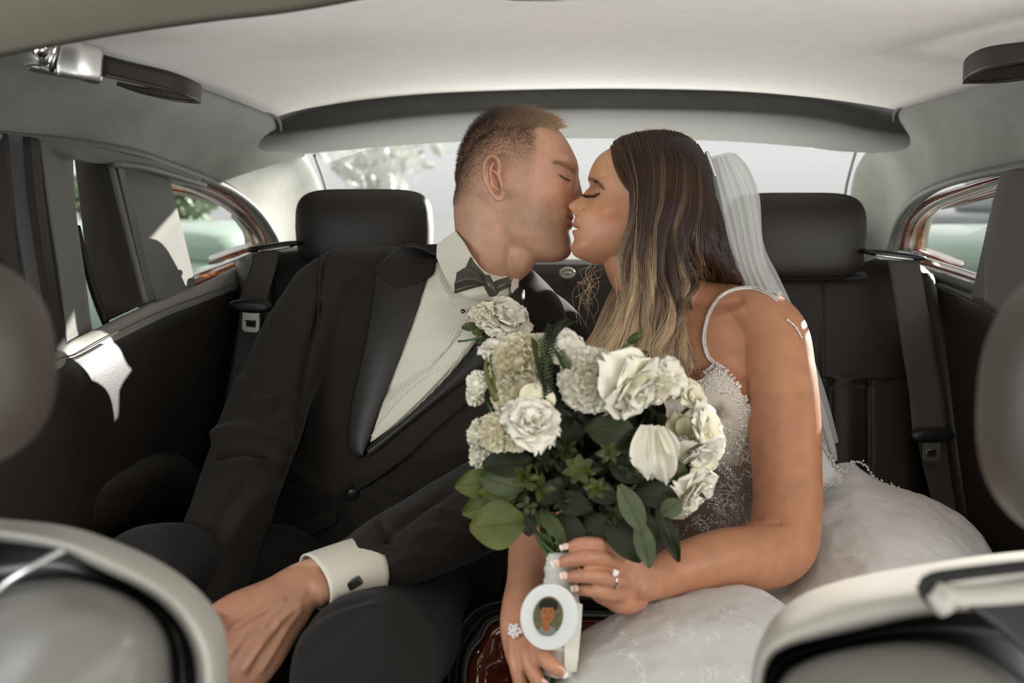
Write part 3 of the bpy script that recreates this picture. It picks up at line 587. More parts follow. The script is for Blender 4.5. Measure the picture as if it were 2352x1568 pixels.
MB().tube(arc(PP([(-60, 1420, .585), (10, 1345, .59), (80, 1300, .59), (150, 1262, .595)]), 20), .0022, 8).build('loop_wire', M['satin'], fs)
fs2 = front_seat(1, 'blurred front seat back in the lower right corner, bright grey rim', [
    [(1720, 1700, .80), (1724, 1590, .80), (1738, 1500, .80), (1775, 1420, .80), (1850, 1362, .80), (1960, 1326, .8), (2100, 1300, .80), (2250, 1276, .80), (2400, 1262, .8), (2700, 1240, .8)],
    [(1718, 1700, .72), (1722, 1590, .72), (1736, 1500, .72), (1775, 1424, .72), (1850, 1366, .72), (1960, 1330, .72), (2100, 1303, .72), (2250, 1280, .72), (2400, 1264, .72), (2700, 1242, .72)],
    [(1728, 1700, .62), (1732, 1590, .62), (1748, 1500, .62), (1796, 1440, .62), (1862, 1405, .62), (1965, 1370, .62), (2100, 1345, .62), (2250, 1320, .62), (2400, 1300, .62), (2700, 1280, .62)],
    [(1740, 1700, .60), (1744, 1590, .60), (1760, 1510, .60), (1800, 1478, .60), (1870, 1458, .60), (1965, 1436, .60), (2100, 1405, .60), (2250, 1375, .60), (2400, 1350, .60), (2700, 1330, .6)],
    [(1752, 1700, .65), (1756, 1590, .65), (1774, 1525, .65), (1812, 1494, .65), (1880, 1474, .65), (1970, 1452, .65), (2100, 1424, .65), (2250, 1420, .65), (2400, 1440, .65), (2700, 1460, .65)],
    [(1762, 1700, .65), (1768, 1600, .65), (1790, 1545, .65), (1830, 1515, .65), (1890, 1494, .65), (1980, 1474, .65), (2090, 1462, .65), (2200, 1470, .65), (2300, 1510, .65), (2420, 1590, .65)],
    [(1778, 1700, .59), (1786, 1610, .59), (1812, 1560, .59), (1850, 1534, .59), (1910, 1510, .59), (1990, 1494, .59), (2080, 1486, .59), (2180, 1496, .59), (2270, 1530, .59), (2380, 1610, .59)],
    [(1830, 1720, .55), (1845, 1640, .55), (1870, 1600, .55), (1900, 1585, .55), (1950, 1570, .55), (2010, 1560, .55), (2080, 1555, .55), (2150, 1565, .55), (2220, 1600, .55), (2300, 1680, .55)],
    [(1900, 1760, .53), (1920, 1720, .53), (1940, 1700, .53), (1960, 1690, .53), (1990, 1680, .53), (2020, 1680, .53), (2060, 1680, .53), (2100, 1690, .53), (2160, 1720, .53), (2200, 1760, .53)]], None, None)
# headrest mount loop on the right seat
MB().tube(arc(PP([(2520, 1285, .585), (2350, 1300, .585), (2200, 1318, .585), (2140, 1330, .585), (2122, 1352, .585), (2140, 1378, .585), (2165, 1400, .585)]), 30), .0042, 10).build('headrest_bracket', M['rubber'], fs2)
MB().tube(arc(PP([(2540, 1330, .58), (2300, 1362, .58), (2200, 1368, .58), (2150, 1362, .58), (2175, 1400, .58)]), 24), np.linspace(.009, .006, 24), 12).build('bracket_pad', M['leather_soft'], fs2)
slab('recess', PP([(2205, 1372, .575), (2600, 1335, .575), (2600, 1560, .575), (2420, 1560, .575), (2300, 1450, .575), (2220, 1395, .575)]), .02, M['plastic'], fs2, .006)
def ell(name, c, h, m, parent, ex=2.4): return MB().add(*rbox(c, h, ex, 40, 28)).build(name, m, parent)
s = .55 / F
hr1 = thing('front_headrest', 'blurred grey leather headrest of the front seat at the left edge', 'headrest', tuple(P(-60, 1090, .56)), 'front headrests')
ell('pad', P(-150, 835, .56), (258 * s, .05, 256 * s), M['leather_headrest'], hr1, 2.5)
for px in (-200, -60): MB().tube([P(px, 1000, .57), P(px, 1230, .64)], .006, 10).build('post', M['chrome'], hr1)
hr2 = thing('front_headrest', 'blurred grey leather headrest of the front seat at the right edge', 'headrest', tuple(P(2450, 1260, .56)), 'front headrests')
ell('pad', P(2540, 930, .56), (275 * s, .05, 340 * s), M['leather_headrest'], hr2, 2.5)
for px in (2440, 2600): MB().tube([P(px, 1200, .57), P(px, 1330, .64)], .006, 10).build('post', M['chrome'], hr2)

# ================= CENTRE ARMREST CONSOLE =================
con = thing('centre_console', 'black leather centre armrest with burr walnut inlay panel, below the bouquet', 'armrest', tuple(P(1150, 1600, 1.5)))
o1 = [(1020, 1750, 1.32), (1024, 1560, 1.34), (1034, 1480, 1.35), (1062, 1420, 1.36), (1110, 1385, 1.37), (1180, 1372, 1.37), (1300, 1368, 1.37), (1500, 1372, 1.37)]
def inset(c, k, dd): return [(x + k * (1 if i < 4 else .4 if i == 4 else 0), y + k * (0 if i < 2 else .5 if i == 2 else 1), d + dd) for i, (x, y, d) in enumerate(c)]
cv = [inset(o1, -10, .14), inset(o1, -6, .04), inset(o1, 4, .0), inset(o1, 16, .008), inset(o1, 24, .018), inset(o1, 34, .004), inset(o1, 46, .004), inset(o1, 52, .016)]
V = np.stack([arc(PP(c), 60) for c in cv], 1); V = np.stack([cat(V[i], 40) for i in range(60)]); sheet('armrest_shell', V, M['leather'], con)
cv = [inset(o1, 50, .012), inset(o1, 60, .004), inset(o1, 84, .004), inset(o1, 92, .010), inset(o1, 98, .004), inset(o1, 150, .004), inset(o1, 260, .006)]
V = np.stack([arc(PP(c), 60) for c in cv], 1); sheet('walnut_panel', V, M['wood_dark'], con)
MB().tube(arc(PP(inset(o1, 44, -.003)), 120), .0022, 6).build('seam', M['stitch'], con)
for px, py in ((1098, 1497), (1102, 1530)): MB().ball(P(px, py, 1.335), .003, 10, 8).build('stud', M['chrome'], con)

# ================= OUTSIDE =================
ground = sheet('floor_outside', np.array([[(-40, -30, 0.0), (40, -30, 0.0)], [(-40, 60, 0.0), (40, 60, 0.0)]]), mat('pale_road', srgb(128, 128, 124), .9, var=.05)); ground.name = 'ground'; tag(ground, kind='structure')
green = mat('pale_green_paint', srgb(176, 200, 184), .3, coat=.5); greyp = mat('grey_paint', srgb(150, 156, 158), .35, coat=.5); silver = mat('white_paint', srgb(225, 226, 226), .4)
darkg = mat('dark_car_glass', srgb(40, 44, 44), .15)
def parked_car(x, y, rot, body, label):
    t = thing('parked_car', label, 'car', (x, y, 0)); R = np.array(Matrix.Rotation(rot, 3, 'Z')); o3 = np.array((x, y, 0))
    def rb(nm, c, h, m, ex=4, shape=None, par=t):
        V, f = rbox((0, 0, 0), h, ex, 40, 24, shape=shape); V = V + np.array(c); return mesh(nm, V @ R.T + o3, f, m, par)
    rb('body', (0, 0, .60), (2.15, .88, .31), body, 5)
    rb('bonnet', (1.35, 0, .86), (.85, .74, .10), body, 4)
    rb('boot', (-1.5, 0, .85), (.65, .74, .10), body, 4)
    cab = rb('cabin', (-.25, 0, 1.2), (1.05, .72, .34), body, 4, lambda V: V * np.stack([1 - .22 * V[:, 2], 1 - .12 * V[:, 2], np.ones(len(V))], 1))
    for s_ in (-1, 1):
        for xx in (-.65, .2): rb('side_window', (xx, s_ * .655, 1.25), (.36, .06, .17), darkg, 5)
    rb('windscreen', (.62, 0, 1.22), (.10, .58, .2), darkg, 4); rb('rear_window', (-1.13, 0, 1.22), (.10, .56, .18), darkg, 4)
    for xx in (-1.35, 1.35):
        for s_ in (-1, 1):
            V, f = tubeV([(xx, s_ * .78, .33), (xx, s_ * .92, .33)], .33, 28); mesh('wheel', V @ R.T + o3, f, M['rubber'], t)
            V, f = tubeV([(xx, s_ * .92, .33), (xx, s_ * .935, .33)], .2, 20); mesh('hubcap', V @ R.T + o3, f, M['chrome'], t)
parked_car(-3.35, 4.7, math.radians(4), green, 'pale green parked car seen through the left quarter window')
parked_car(6.0, 10.2, math.radians(8), greyp, 'light grey parked car seen through the right quarter window')
parked_car(3.72, 4.1, math.radians(-3), green, 'pale green parked car seen through the right quarter window, in front of the grey car')
glare_leafm = mat('glare_white_leaf', srgb(228, 230, 226), .6, sss=.3)  # near-white leaf and trunk colour, window glare put into it
leafm = mat('pale_leaf', srgb(150, 170, 140), .6, var=.2); barkm = mat('tree_bark', srgb(90, 84, 76), .9, var=.2)
def tree(x, y, h, r, n, label, seed, lm=None):
    t = thing('tree', label, 'tree', (x, y, 0), 'trees behind the car'); g = np.random.default_rng(seed)
    mb = MB(); mb.tube([(x, y, 0), (x + .1, y, h * .4), (x - .05, y, h * .8)], np.array((.18, .14, .06)), 10)
    for k in range(9):
        a = g.uniform(0, 6.28); z0 = h * g.uniform(.3, .7); mb.tube([(x, y, z0), (x + math.cos(a) * r * .5, y + math.sin(a) * r * .5, z0 + r * .4), (x + math.cos(a) * r * .8, y + math.sin(a) * r * .8, z0 + r * .7)], np.array((.06, .04, .02)), 6)
    mb.build('trunk', lm or barkm, t)
    c = g.normal(0, 1, (n, 3)); c /= np.linalg.norm(c, axis=1)[:, None]; c *= (g.uniform(0, 1, n) ** .4)[:, None] * np.array((r, r, h * .34)); c += (x, y, h * .68)
    a = g.normal(0, 1, (n, 3)); a /= np.linalg.norm(a, axis=1)[:, None]; b = np.cross(a, g.normal(0, 1, (n, 3))); b /= np.linalg.norm(b, axis=1)[:, None]; s_ = g.uniform(.04, .09, (n, 1))
    V = np.stack([c - a * s_ * 1.6, c + b * s_ * .7, c + a * s_ * 1.6, c - b * s_ * .7], 1).reshape(-1, 3)
    o = mesh('foliage', V, np.arange(4 * n).reshape(-1, 4), lm or leafm, t, False); o['kind'] = 'stuff'
tree(-1.75, 13.0, 3.2, 1.0, 800, 'leafy tree, glare painted into its pale colour, seen through the rear window on the left', 3, glare_leafm)
tree(-5.1, 14.0, 1.7, 1.0, 2200, 'low leafy shrub seen through the left quarter window', 4)
# ================= PEOPLE: shared builders =================
def union(name, parts, voxel, m, parent, sm=2, fac=.5):
    mb = MB()
    for V, f in parts: mb.add(V, f)
    o = mb.build(name, m, parent); mod(o, 'REMESH', mode='VOXEL', voxel_size=voxel, use_smooth_shade=True)
    applied(o); vsmooth(o, sm, fac); o.data.polygons.foreach_set('use_smooth', [True] * len(o.data.polygons))
    return o
def rings(levels, n=64, rows=90, exp=2.3, tilt=0):
    """levels: (cx_px, py, d, rx, ry, yaw_deg). horizontal elliptical sections in camera-aligned axes"""
    L = cat(np.array(levels, float), rows); V = []
    a = np.arange(n) / n * 2 * np.pi; c = np.sign(np.cos(a)) * np.abs(np.cos(a)) ** (2 / exp); s = np.sign(np.sin(a)) * np.abs(np.sin(a)) ** (2 / exp)
    for cx, py, d, rx, ry, yw in L:
        y = math.radians(yw); o = P(cx, py, d); X = np.array((math.cos(y), math.sin(y), 0)); Y = np.array((-math.sin(y), math.cos(y), 0))
        V.append(o + np.outer(c * rx, X) + np.outer(s * ry, Y))
    V = np.array(V).reshape(-1, 3); k = rows * n; f = gfaces(rows, n, cv=True)
    V = np.vstack([V, V[:n].mean(0), V[-n:].mean(0)]); f += [((j + 1) % n, j, k) for j in range(n)] + [(k - n + j, k - n + (j + 1) % n, k + 1) for j in range(n)]
    return V, f
def limb(pts, n=28, rows=60, up=(0, 0, 1)):
    """pts: (px,py,d,r,r2)"""
    p = np.array([list(P(*q[:3])) + [q[3], q[4] if len(q) > 4 else q[3]] for q in pts]); q = cat(p, rows)
    # rounded ends
    e = np.minimum(np.arange(rows), np.arange(rows)[::-1]); k = np.sqrt(np.clip(1 - (1 - np.clip(e / 4, 0, 1)) ** 2, .02, 1))
    return tubeV(q[:, :3], q[:, 3] * k, n, up=up, r2=q[:, 4] * k)
def head_mesh(zs, xf, xb, xc, Wd, nose, nosew, d0, nf, disp, yaw=0.0, rows=230, n=220):
    """image-aligned head: for every row py: front px, back px, widest px, half width (m)"""
    py = np.linspace(zs[0], zs[1], rows); py = zs[0] + (zs[1] - zs[0]) * (.5 - .5 * np.cos(np.linspace(0, np.pi, rows))) * .35 + (py - zs[0]) * .65
    XF, XB, XC, WW = sinterp(py, xf), sinterp(py, xb), sinterp(py, xc), np.maximum(sinterp(py, Wd), .001); NP, NW, NE = sinterp(py, nose), sinterp(py, nosew), sinterp(py, nf)
    kk = np.exp(-((py[:, None] - py[None, :]) / 17.0) ** 2) * np.gradient(py)[None, :]; XS = (kk @ XF) / kk.sum(1); XS[:12] = XF[:12]; XS[-26:] = XF[-26:] * np.linspace(0, 1, 26) + XS[-26:] * np.linspace(1, 0, 26)
    fd = np.sign(xf[3][1] - xb[3][1]); a = np.arange(n) / n * 2 * np.pi; V = np.zeros((rows, n, 3))
    for i in range(rows):
        c, s = np.cos(a), np.sin(a); e = np.where(c > 0, NE[i], 2.1)
        cc = np.sign(c) * np.abs(c) ** (2 / e); ss = np.sign(s) * np.abs(s) ** (2 / e)
        R = np.where(c > 0, (XS[i] + (XF[i] - XS[i]) * np.exp(-(WW[i] * ss / .021) ** 2) - XC[i]), (XC[i] - XB[i])); x = XC[i] + R * cc; y = WW[i] * ss
        x = x + np.where(c > 0, fd * NP[i] * np.exp(-(np.abs(y) / NW[i]) ** 2.4), 0)
        V[i, :, 0] = x; V[i, :, 1] = py[i]; V[i, :, 2] = y
    V = V.reshape(-1, 3); s = d0 / F
    # normals in metric space for displacement
    G = np.stack([V[:, 0] * s, V[:, 2], -V[:, 1] * s], 1).reshape(rows, n, 3)
    du = np.gradient(G, axis=0); dv = np.roll(G, -1, 1) - np.roll(G, 1, 1); N = np.cross(du, dv); N /= np.linalg.norm(N, axis=2)[..., None] + 1e-9
    cen = G.mean((0, 1)); sgn = np.sign(((G - cen) * N).sum(2).mean()); N = (N * sgn).reshape(-1, 3)
    D = np.zeros(len(V)); face = np.clip(N[:, 0] * fd + .35, 0, 1)
    for (cx, cy, sx, sy, ang, amp, fm) in disp:
        t = math.radians(ang); dx = V[:, 0] - cx; dy = V[:, 1] - cy; u = dx * math.cos(t) + dy * math.sin(t); w = -dx * math.sin(t) + dy * math.cos(t)
        D += amp * np.exp(-(u / sx) ** 2 - (w / sy) ** 2) * (face if fm else 1)
    G = G.reshape(-1, 3) + N * D[:, None]
    c0 = np.array((XC.mean() * s, 0, 0)); y = math.radians(yaw); q = G - c0; X = q[:, 0] * math.cos(y) - q[:, 1] * math.sin(y); Y = q[:, 0] * math.sin(y) + q[:, 1] * math.cos(y)
    G = np.stack([X, Y, q[:, 2]], 1) + c0
    Wv = np.array([P(g[0] / s, -g[2] / s, d0) for g in G]) + np.outer(G[:, 1], (0, CP, -SP))
    k = rows * n; f = gfaces(rows, n, cv=True); Wv = np.vstack([Wv, Wv[:n].mean(0), Wv[k - n:k].mean(0)])
    f += [((j + 1) % n, j, k) for j in range(n)] + [(k - n + j, k - n + (j + 1) % n, k + 1) for j in range(n)]
    return Wv, f
def bl_(x, y, cx, cy, sx, sy, ang=0):
    t = math.radians(ang); dx = x - cx; dy = y - cy; u = dx * math.cos(t) + dy * math.sin(t); w = -dx * math.sin(t) + dy * math.cos(t)
    return np.exp(-(u / sx) ** 2 - (w / sy) ** 2)
def dline(x, y, pts):
    """distance in px from polyline"""
    p = np.asarray(arc(np.array([(a, b, 0) for a, b in pts], float), 24))[:, :2]; D = np.full(len(x), 1e9)
    for i in range(len(p) - 1):
        ab = p[i + 1] - p[i]; L = ab @ ab + 1e-9; t = np.clip(((x - p[i, 0]) * ab[0] + (y - p[i, 1]) * ab[1]) / L, 0, 1)
        D = np.minimum(D, np.hypot(x - p[i, 0] - t * ab[0], y - p[i, 1] - t * ab[1]))
    return D
def mixc(c, col, w): return c * (1 - w[:, None]) + np.array(col) * w[:, None]
def skin_material(name, sss=.12, rough=.5, speck=.5):
    m = bpy.data.materials.new(name); m.use_nodes = True; t = m.node_tree; b = t.nodes['Principled BSDF']
    A = t.nodes.new('ShaderNodeAttribute'); A.attribute_name = 'tone'; S = t.nodes.new('ShaderNodeAttribute'); S.attribute_name = 'stub'
    co = t.nodes.new('ShaderNodeTexCoord')
    n = t.nodes.new('ShaderNodeTexNoise'); n.inputs['Scale'].default_value = 900; n.inputs['Detail'].default_value = 2; t.links.new(co.outputs['Object'], n.inputs[0])
    n3 = t.nodes.new('ShaderNodeTexNoise'); n3.inputs['Scale'].default_value = 45; n3.inputs['Detail'].default_value = 4; t.links.new(co.outputs['Object'], n3.inputs[0])
    r3 = t.nodes.new('ShaderNodeMapRange'); r3.inputs[1].default_value = .3; r3.inputs[2].default_value = .7; r3.inputs[3].default_value = .90; r3.inputs[4].default_value = 1.08; t.links.new(n3.outputs[0], r3.inputs[0])
    mm = t.nodes.new('ShaderNodeVectorMath'); mm.operation = 'SCALE'; t.links.new(A.outputs['Color'], mm.inputs[0]); t.links.new(r3.outputs[0], mm.inputs['Scale'])
    r = t.nodes.new('ShaderNodeMapRange'); r.inputs[1].default_value = .40; r.inputs[2].default_value = .62; r.inputs[3].default_value = .35; r.inputs[4].default_value = 1.0; t.links.new(n.outputs[0], r.inputs[0])
    mu = t.nodes.new('ShaderNodeMath'); mu.operation = 'MULTIPLY'; t.links.new(S.outputs['Fac'], mu.inputs[0]); t.links.new(r.outputs[0], mu.inputs[1])
    mx = t.nodes.new('ShaderNodeMix'); mx.data_type = 'RGBA'; t.links.new(mu.outputs[0], mx.inputs[0]); t.links.new(mm.outputs[0], mx.inputs[6]); mx.inputs[7].default_value = (*srgb(62, 50, 40), 1)
    t.links.new(mx.outputs[2], b.inputs['Base Color']); b.inputs['Roughness'].default_value = rough; b.inputs['Specular IOR Level'].default_value = .4
    b.inputs['Subsurface Weight'].default_value = sss; b.inputs['Subsurface Radius'].default_value = (1, .35, .18); b.inputs['Subsurface Scale'].default_value = .008
    bp = t.nodes.new('ShaderNodeBump'); bp.inputs['Strength'].default_value = .25; bp.inputs['Distance'].default_value = .0004; t.links.new(n.outputs[0], bp.inputs['Height']); t.links.new(bp.outputs[0], b.inputs['Normal'])
    return m
def hair_material(name, rough=.35):
    m = bpy.data.materials.new(name); m.use_nodes = True; t = m.node_tree; b = t.nodes['Principled BSDF']
    A = t.nodes.new('ShaderNodeAttribute'); A.attribute_name = 'tint'; t.links.new(A.outputs['Color'], b.inputs['Base Color'])
    b.inputs['Roughness'].default_value = rough; b.inputs['Specular IOR Level'].default_value = .6
    return m
def hair_curves(name, strands, tints, r0, r1, m, parent, kind='stuff'):
    """strands (k,n,3)"""
    S = np.asarray(strands, np.float32); k, n = S.shape[:2]; hc = bpy.data.hair_curves.new(name); hc.add_curves([n] * k)
    hc.position_data.foreach_set('vector', S.reshape(-1)); r = hc.attributes.new('radius', 'FLOAT', 'POINT')
    r.data.foreach_set('value', np.tile(np.linspace(r0, r1, n), k).astype('f'))
    c = hc.attributes.new('tint', 'FLOAT_COLOR', 'POINT'); T = np.ones((k, n, 4), np.float32); T[..., :3] = tints if np.ndim(tints) == 3 else np.asarray(tints)[:, None]; c.data.foreach_set('color', T.reshape(-1))
    o = bpy.data.objects.new(name, hc); COL.objects.link(o); hc.materials.append(m)
    if parent: adopt(o, parent)
    if kind: o['kind'] = kind
    return o
def finger(pts, rs, nail=None):
    """pts (px,py,d) joints from knuckle to tip"""
    q = np.array([list(P(*p)) + [r] for p, r in zip(pts, rs)]); q = cat(q, 26); e = np.arange(26)[::-1]
    k = np.sqrt(np.clip(1 - (1 - np.clip(e / 5, 0, 1)) ** 2, .03, 1)); return tubeV(q[:, :3], q[:, 3] * k, 16)
def ridge_disp(o, ridges, view=True):
    V = getV(o); N = getN(o); x, y, d = topx(V); f = np.array((0, CP, -SP)); fr = np.clip(-(N @ f) * 2 + .3, 0, 1); D = np.zeros(len(V))
    for pts, w, amp in ridges: D += amp * (1.5 if abs(amp) > .0025 and w > 4.5 else 1) * np.exp(-(dline(x, y, pts) / w) ** 2) * fr
    setV(o, V + N * D[:, None])
def noise_disp(o, amp, s, stretch=(1, 1, 1), seed=0, octs=3, mask=None):
    V = getV(o); N = getN(o); A = np.array([noise.fractal(Vector((p[0] * s * stretch[0] + seed, p[1] * s * stretch[1], p[2] * s * stretch[2])), 1.0, 2.0, octs) for p in V])
    if mask is not None: A = A * mask
    setV(o, V + N * (A * amp)[:, None])
def patch(name, L, R, tree, off, m, parent, nu=60, nv=16, thick=.002, bulge=0.0, edge=0.0, fallback=1.6, sm=4, wav=None):
    """garment piece lying on a surface: L and R are edge polylines (px,py)"""
    a = arc(np.array([(x, y, 0.) for x, y in L]), nu)[:, :2]; b = arc(np.array([(x, y, 0.) for x, y in R]), nu)[:, :2]; V = np.zeros((nu, nv, 3)); D = np.zeros((nu, nv)); Q = np.zeros((nu, nv, 2))
    for i in range(nu):
        for j in range(nv):
            t = j / (nv - 1); q = a[i] * (1 - t) + b[i] * t; Q[i, j] = q; h = hit(tree, q[0], q[1], off); D[i, j] = np.nan if h is None else topx(h)[2]
    if np.isnan(D).any(): D = np.where(np.isnan(D), fallback if np.isnan(D).all() else np.nanmedian(D), D)
    for _ in range(sm):
        E = np.pad(D, 1, mode='edge'); D = (E[:-2, 1:-1] + E[2:, 1:-1] + E[1:-1, :-2] + E[1:-1, 2:] + 4 * D) / 8
    for i in range(nu):
        for j in range(nv):
            t = j / (nv - 1); u = i / (nu - 1); dd = D[i, j] - bulge * math.sin(math.pi * t) ** .7 - edge * t
            if wav: dd += wav(u, t, Q[i, j])
            V[i, j] = P(Q[i, j, 0], Q[i, j, 1], dd)
    return sheet(name, V, m, parent, thick, 1)
# ================= THE MAN =================
man = thing('person', 'man in a black tuxedo with bow tie, eyes closed, kissing the woman beside him', 'person', tuple(P(900, 1400, 1.6)))
M['skin_m'] = skin_material('mans_skin', .1, .5); M['hair'] = hair_material('hair_strands', .4)
GD = 1.52
g_xf = [(262, 1195), (266, 1225), (273, 1248), (286, 1268), (306, 1288), (335, 1308), (357, 1319), (376, 1327), (399, 1329), (424, 1328), (445, 1325), (470, 1319), (488, 1313), (498, 1317), (503, 1318), (508, 1311), (514, 1316), (522, 1314), (532, 1307), (545, 1310), (560, 1313), (578, 1311), (588, 1306), (596, 1296), (601, 1280)]
g_xb = [(262, 1170), (266, 1146), (275, 1118), (295, 1092), (325, 1071), (360, 1057), (405, 1050), (443, 1053), (470, 1068), (500, 1092), (530, 1114), (560, 1144), (580, 1180), (601, 1230)]
g_xc = [(262, 1185), (300, 1165), (400, 1158), (480, 1162), (530, 1180), (560, 1200), (601, 1260)]
g_W = [(262, .004), (265, .020), (271, .036), (286, .053), (306, .065), (345, .074), (390, .077), (430, .0755), (470, .0715), (510, .0665), (540, .0605), (565, .051), (585, .038), (596, .024), (601, .010)]
g_nose = [(262, 0), (390, 0), (405, 2), (424, 6), (440, 12), (455, 20), (468, 26), (476, 24), (484, 12), (492, 3), (498, 0), (601, 0)]
g_nw = [(262, .01), (400, .011), (440, .012), (470, .017), (482, .016), (601, .012)]
g_nf = [(262, 2.1), (320, 2.25), (400, 2.3), (470, 2.15), (540, 1.95), (601, 1.9)]
g_disp = [(1298, 402, 22, 15, 0, -.0075, 1), (1293, 406, 13, 9, 20, .0050, 1), (1306, 382, 24, 6, 25, .0035, 1), (1268, 446, 26, 16, -20, .0035, 0), (1232, 352, 30, 36, 0, -.0035, 0), (1300, 428, 14, 6, -30, -.0022, 1),
          (1303, 506, 7, 4, 0, -.0040, 1), (1311, 499, 9, 4, 0, .0010, 1), (1309, 516, 9, 5, 0, .0022, 1), (1296, 475, 6, 22, 35, -.0022, 1), (1298, 574, 14, 12, 0, .0030, 0), (1258, 510, 26, 26, 0, -.0020, 0), (1185, 545, 26, 14, 25, .0035, 0), (1312, 474, 8, 7, 0, .0028, 1)]
hv = head_mesh((262, 601), g_xf, g_xb, g_xc, g_W, g_nose, g_nw, GD, g_nf, g_disp, yaw=3)
parts = [hv]
# neck and throat, shoulders, chest (hidden under the clothes), arms
parts.append(limb([(1140, 430, 1.525, .058, .064), (1128, 480, 1.525, .058, .0655), (1122, 540, 1.53, .0515, .065), (1120, 600, 1.545, .050, .062), (1115, 660, 1.57, .056, .066), (1100, 720, 1.60, .062, .075)], up=(1, 0, 0)))
parts.append(limb([(1180, 520, 1.52, .03, .036), (1195, 565, 1.52, .030, .040), (1180, 590, 1.53, .032, .042), (1158, 622, 1.55, .022, .04)], up=(1, 0, 0)))
parts.append(rings([(1095, 660, 1.60, .07, .055, -8), (1050, 710, 1.63, .15, .085, -8), (1030, 760, 1.65, .185, .105, -8), (980, 900, 1.66, .175, .11, -8), (930, 1080, 1.66, .16, .11, -8), (900, 1300, 1.68, .165, .12, -8), (900, 1380, 1.68, .12, .10, -8)], rows=60))
parts.append(limb([(768, 650, 1.60, .038), (690, 780, 1.56, .040), (640, 900, 1.54, .042), (585, 1040, 1.5, .040), (530, 1180, 1.42, .038), (500, 1300, 1.33, .032), (470, 1400, 1.26, .026), (455, 1470, 1.22, .030)]))
parts.append(limb([(1250, 780, 1.665, .036), (1285, 850, 1.64, .036), (1260, 980, 1.6, .042), (1180, 1110, 1.5, .042), (1060, 1180, 1.38, .04), (930, 1255, 1.28, .035), (830, 1300, 1.22, .030, .034), (740, 1335, 1.17, .0235, .031), (690, 1365, 1.15, .024, .034)]))
# left hand resting on the thigh: back of the hand, thumb side up
parts.append(limb([(760, 1330, 1.175, .023, .030), (700, 1345, 1.155, .0215, .0285), (645, 1392, 1.135, .024, .037), (580, 1448, 1.11, .022, .050), (520, 1505, 1.095, .019, .054), (470, 1560, 1.09, .014, .050)], up=(0, -1, .15)))
for (a, b, c, r) in (((500, 1430, 1.085), (410, 1480, 1.06), (350, 1560, 1.08), .0125), ((490, 1480, 1.085), (410, 1560, 1.06), (370, 1630, 1.09), .012), ((500, 1530, 1.09), (440, 1610, 1.07), (410, 1660, 1.10), .0115), ((540, 1560, 1.10), (490, 1630, 1.09), (470, 1680, 1.12), .0105)):
    parts.append(finger([a, b, c], [r * 1.15, r, r * .85]))
parts.append(limb([(455, 1470, 1.22, .028, .036), (440, 1540, 1.2, .02, .042), (430, 1600, 1.2, .014, .04)]))
# near ear
def earpt(x, y, k): return tuple(P(x, y, 1.440 - k))
E = arc(np.array([earpt(1152, 420, 0), earpt(1146, 404, .004), earpt(1148, 384, .008), earpt(1144, 366, .010), earpt(1131, 357, .012), earpt(1118, 364, .013), earpt(1112, 384, .014), earpt(1114, 408, .014), earpt(1122, 430, .012), earpt(1133, 448, .010), earpt(1146, 457, .007), earpt(1154, 450, .004), earpt(1156, 438, .001)]), 60)
parts.append(tubeV(E, np.interp(np.linspace(0, 1, 60), [0, .2, .8, .92, 1], [.0028, .0036, .0034, .0055, .0035]), 12))
E2 = arc(np.array([earpt(1134, 372, .006), earpt(1126, 388, .008), earpt(1126, 408, .008), earpt(1134, 428, .007), earpt(1143, 436, .005)]), 30); parts.append(tubeV(E2, .0028, 10))
E3 = arc(np.array([earpt(1133, 390, .004), earpt(1139, 398, .004), earpt(1147, 404, .002)]), 16); parts.append(tubeV(E3, .0022, 10))
R_ = np.array(Matrix.Rotation(math.radians(-12), 3, 'Y'))
parts.append(rbox(P(1131, 402, 1.4465), (.0115, .006, .029), 2.2, 24, 16, R=R_))
parts.append(rbox(P(1152, 424, 1.440), (.0035, .005, .006), 2, 16, 10))
body = union('body', parts, .0019, M['skin_m'], man, 2, .45)
V = getV(body); x, y, d = topx(V); n_ = getN(body)
vsmooth(body, 60, .5, np.clip(bl_(x, y, 1120, 520, 80, 50, 35) * 1.6 - .5, 0, 1))
# hand tendons, veins and wrist creases
ridge_disp(body, [([(700, 1360), (640, 1400), (580, 1450), (530, 1500)], 6, .0024), ([(690, 1385), (640, 1430), (600, 1480), (560, 1540)], 6, .0030), ([(650, 1380), (590, 1410), (540, 1440)], 6, .0028), ([(690, 1400), (660, 1440), (625, 1500), (600, 1540)], 6, .0026),
    ([(668, 1395), (640, 1425), (610, 1432), (575, 1440), (550, 1462)], 3.5, .0022), ([(640, 1425), (622, 1470), (590, 1500), (570, 1530)], 3.5, .0022), ([(610, 1432), (600, 1465), (560, 1490)], 3, .0020), ([(720, 1330), (670, 1355), (640, 1372)], 5, .0012),
    ([(610, 1420), (565, 1470), (530, 1530)], 5, -.0024), ([(640, 1450), (600, 1500), (575, 1550)], 5, -.0024), ([(570, 1400), (530, 1430), (515, 1450)], 4, -.002), ([(1287, 402), (1296, 409), (1304, 414)], 1.6, -.0012), ([(1283, 396), (1294, 398), (1303, 405)], 1.4, -.0010)])
V = getV(body); x, y, d = topx(V); vsmooth(body, 5, .5, ((y > 1320) & (x < 730)).astype(float)); V = getV(body); x, y, d = topx(V)
C = np.tile(np.array(srgb(196, 152, 124)), (len(V), 1))
near = d < GD + .02; hd_ = (y < 640) & (x > 1000)
C = mixc(C, srgb(216, 150, 124), np.clip(bl_(x, y, 1275, 440, 40, 30) * .6 + bl_(x, y, 1132, 400, 22, 50) * .55, 0, 1) * hd_)
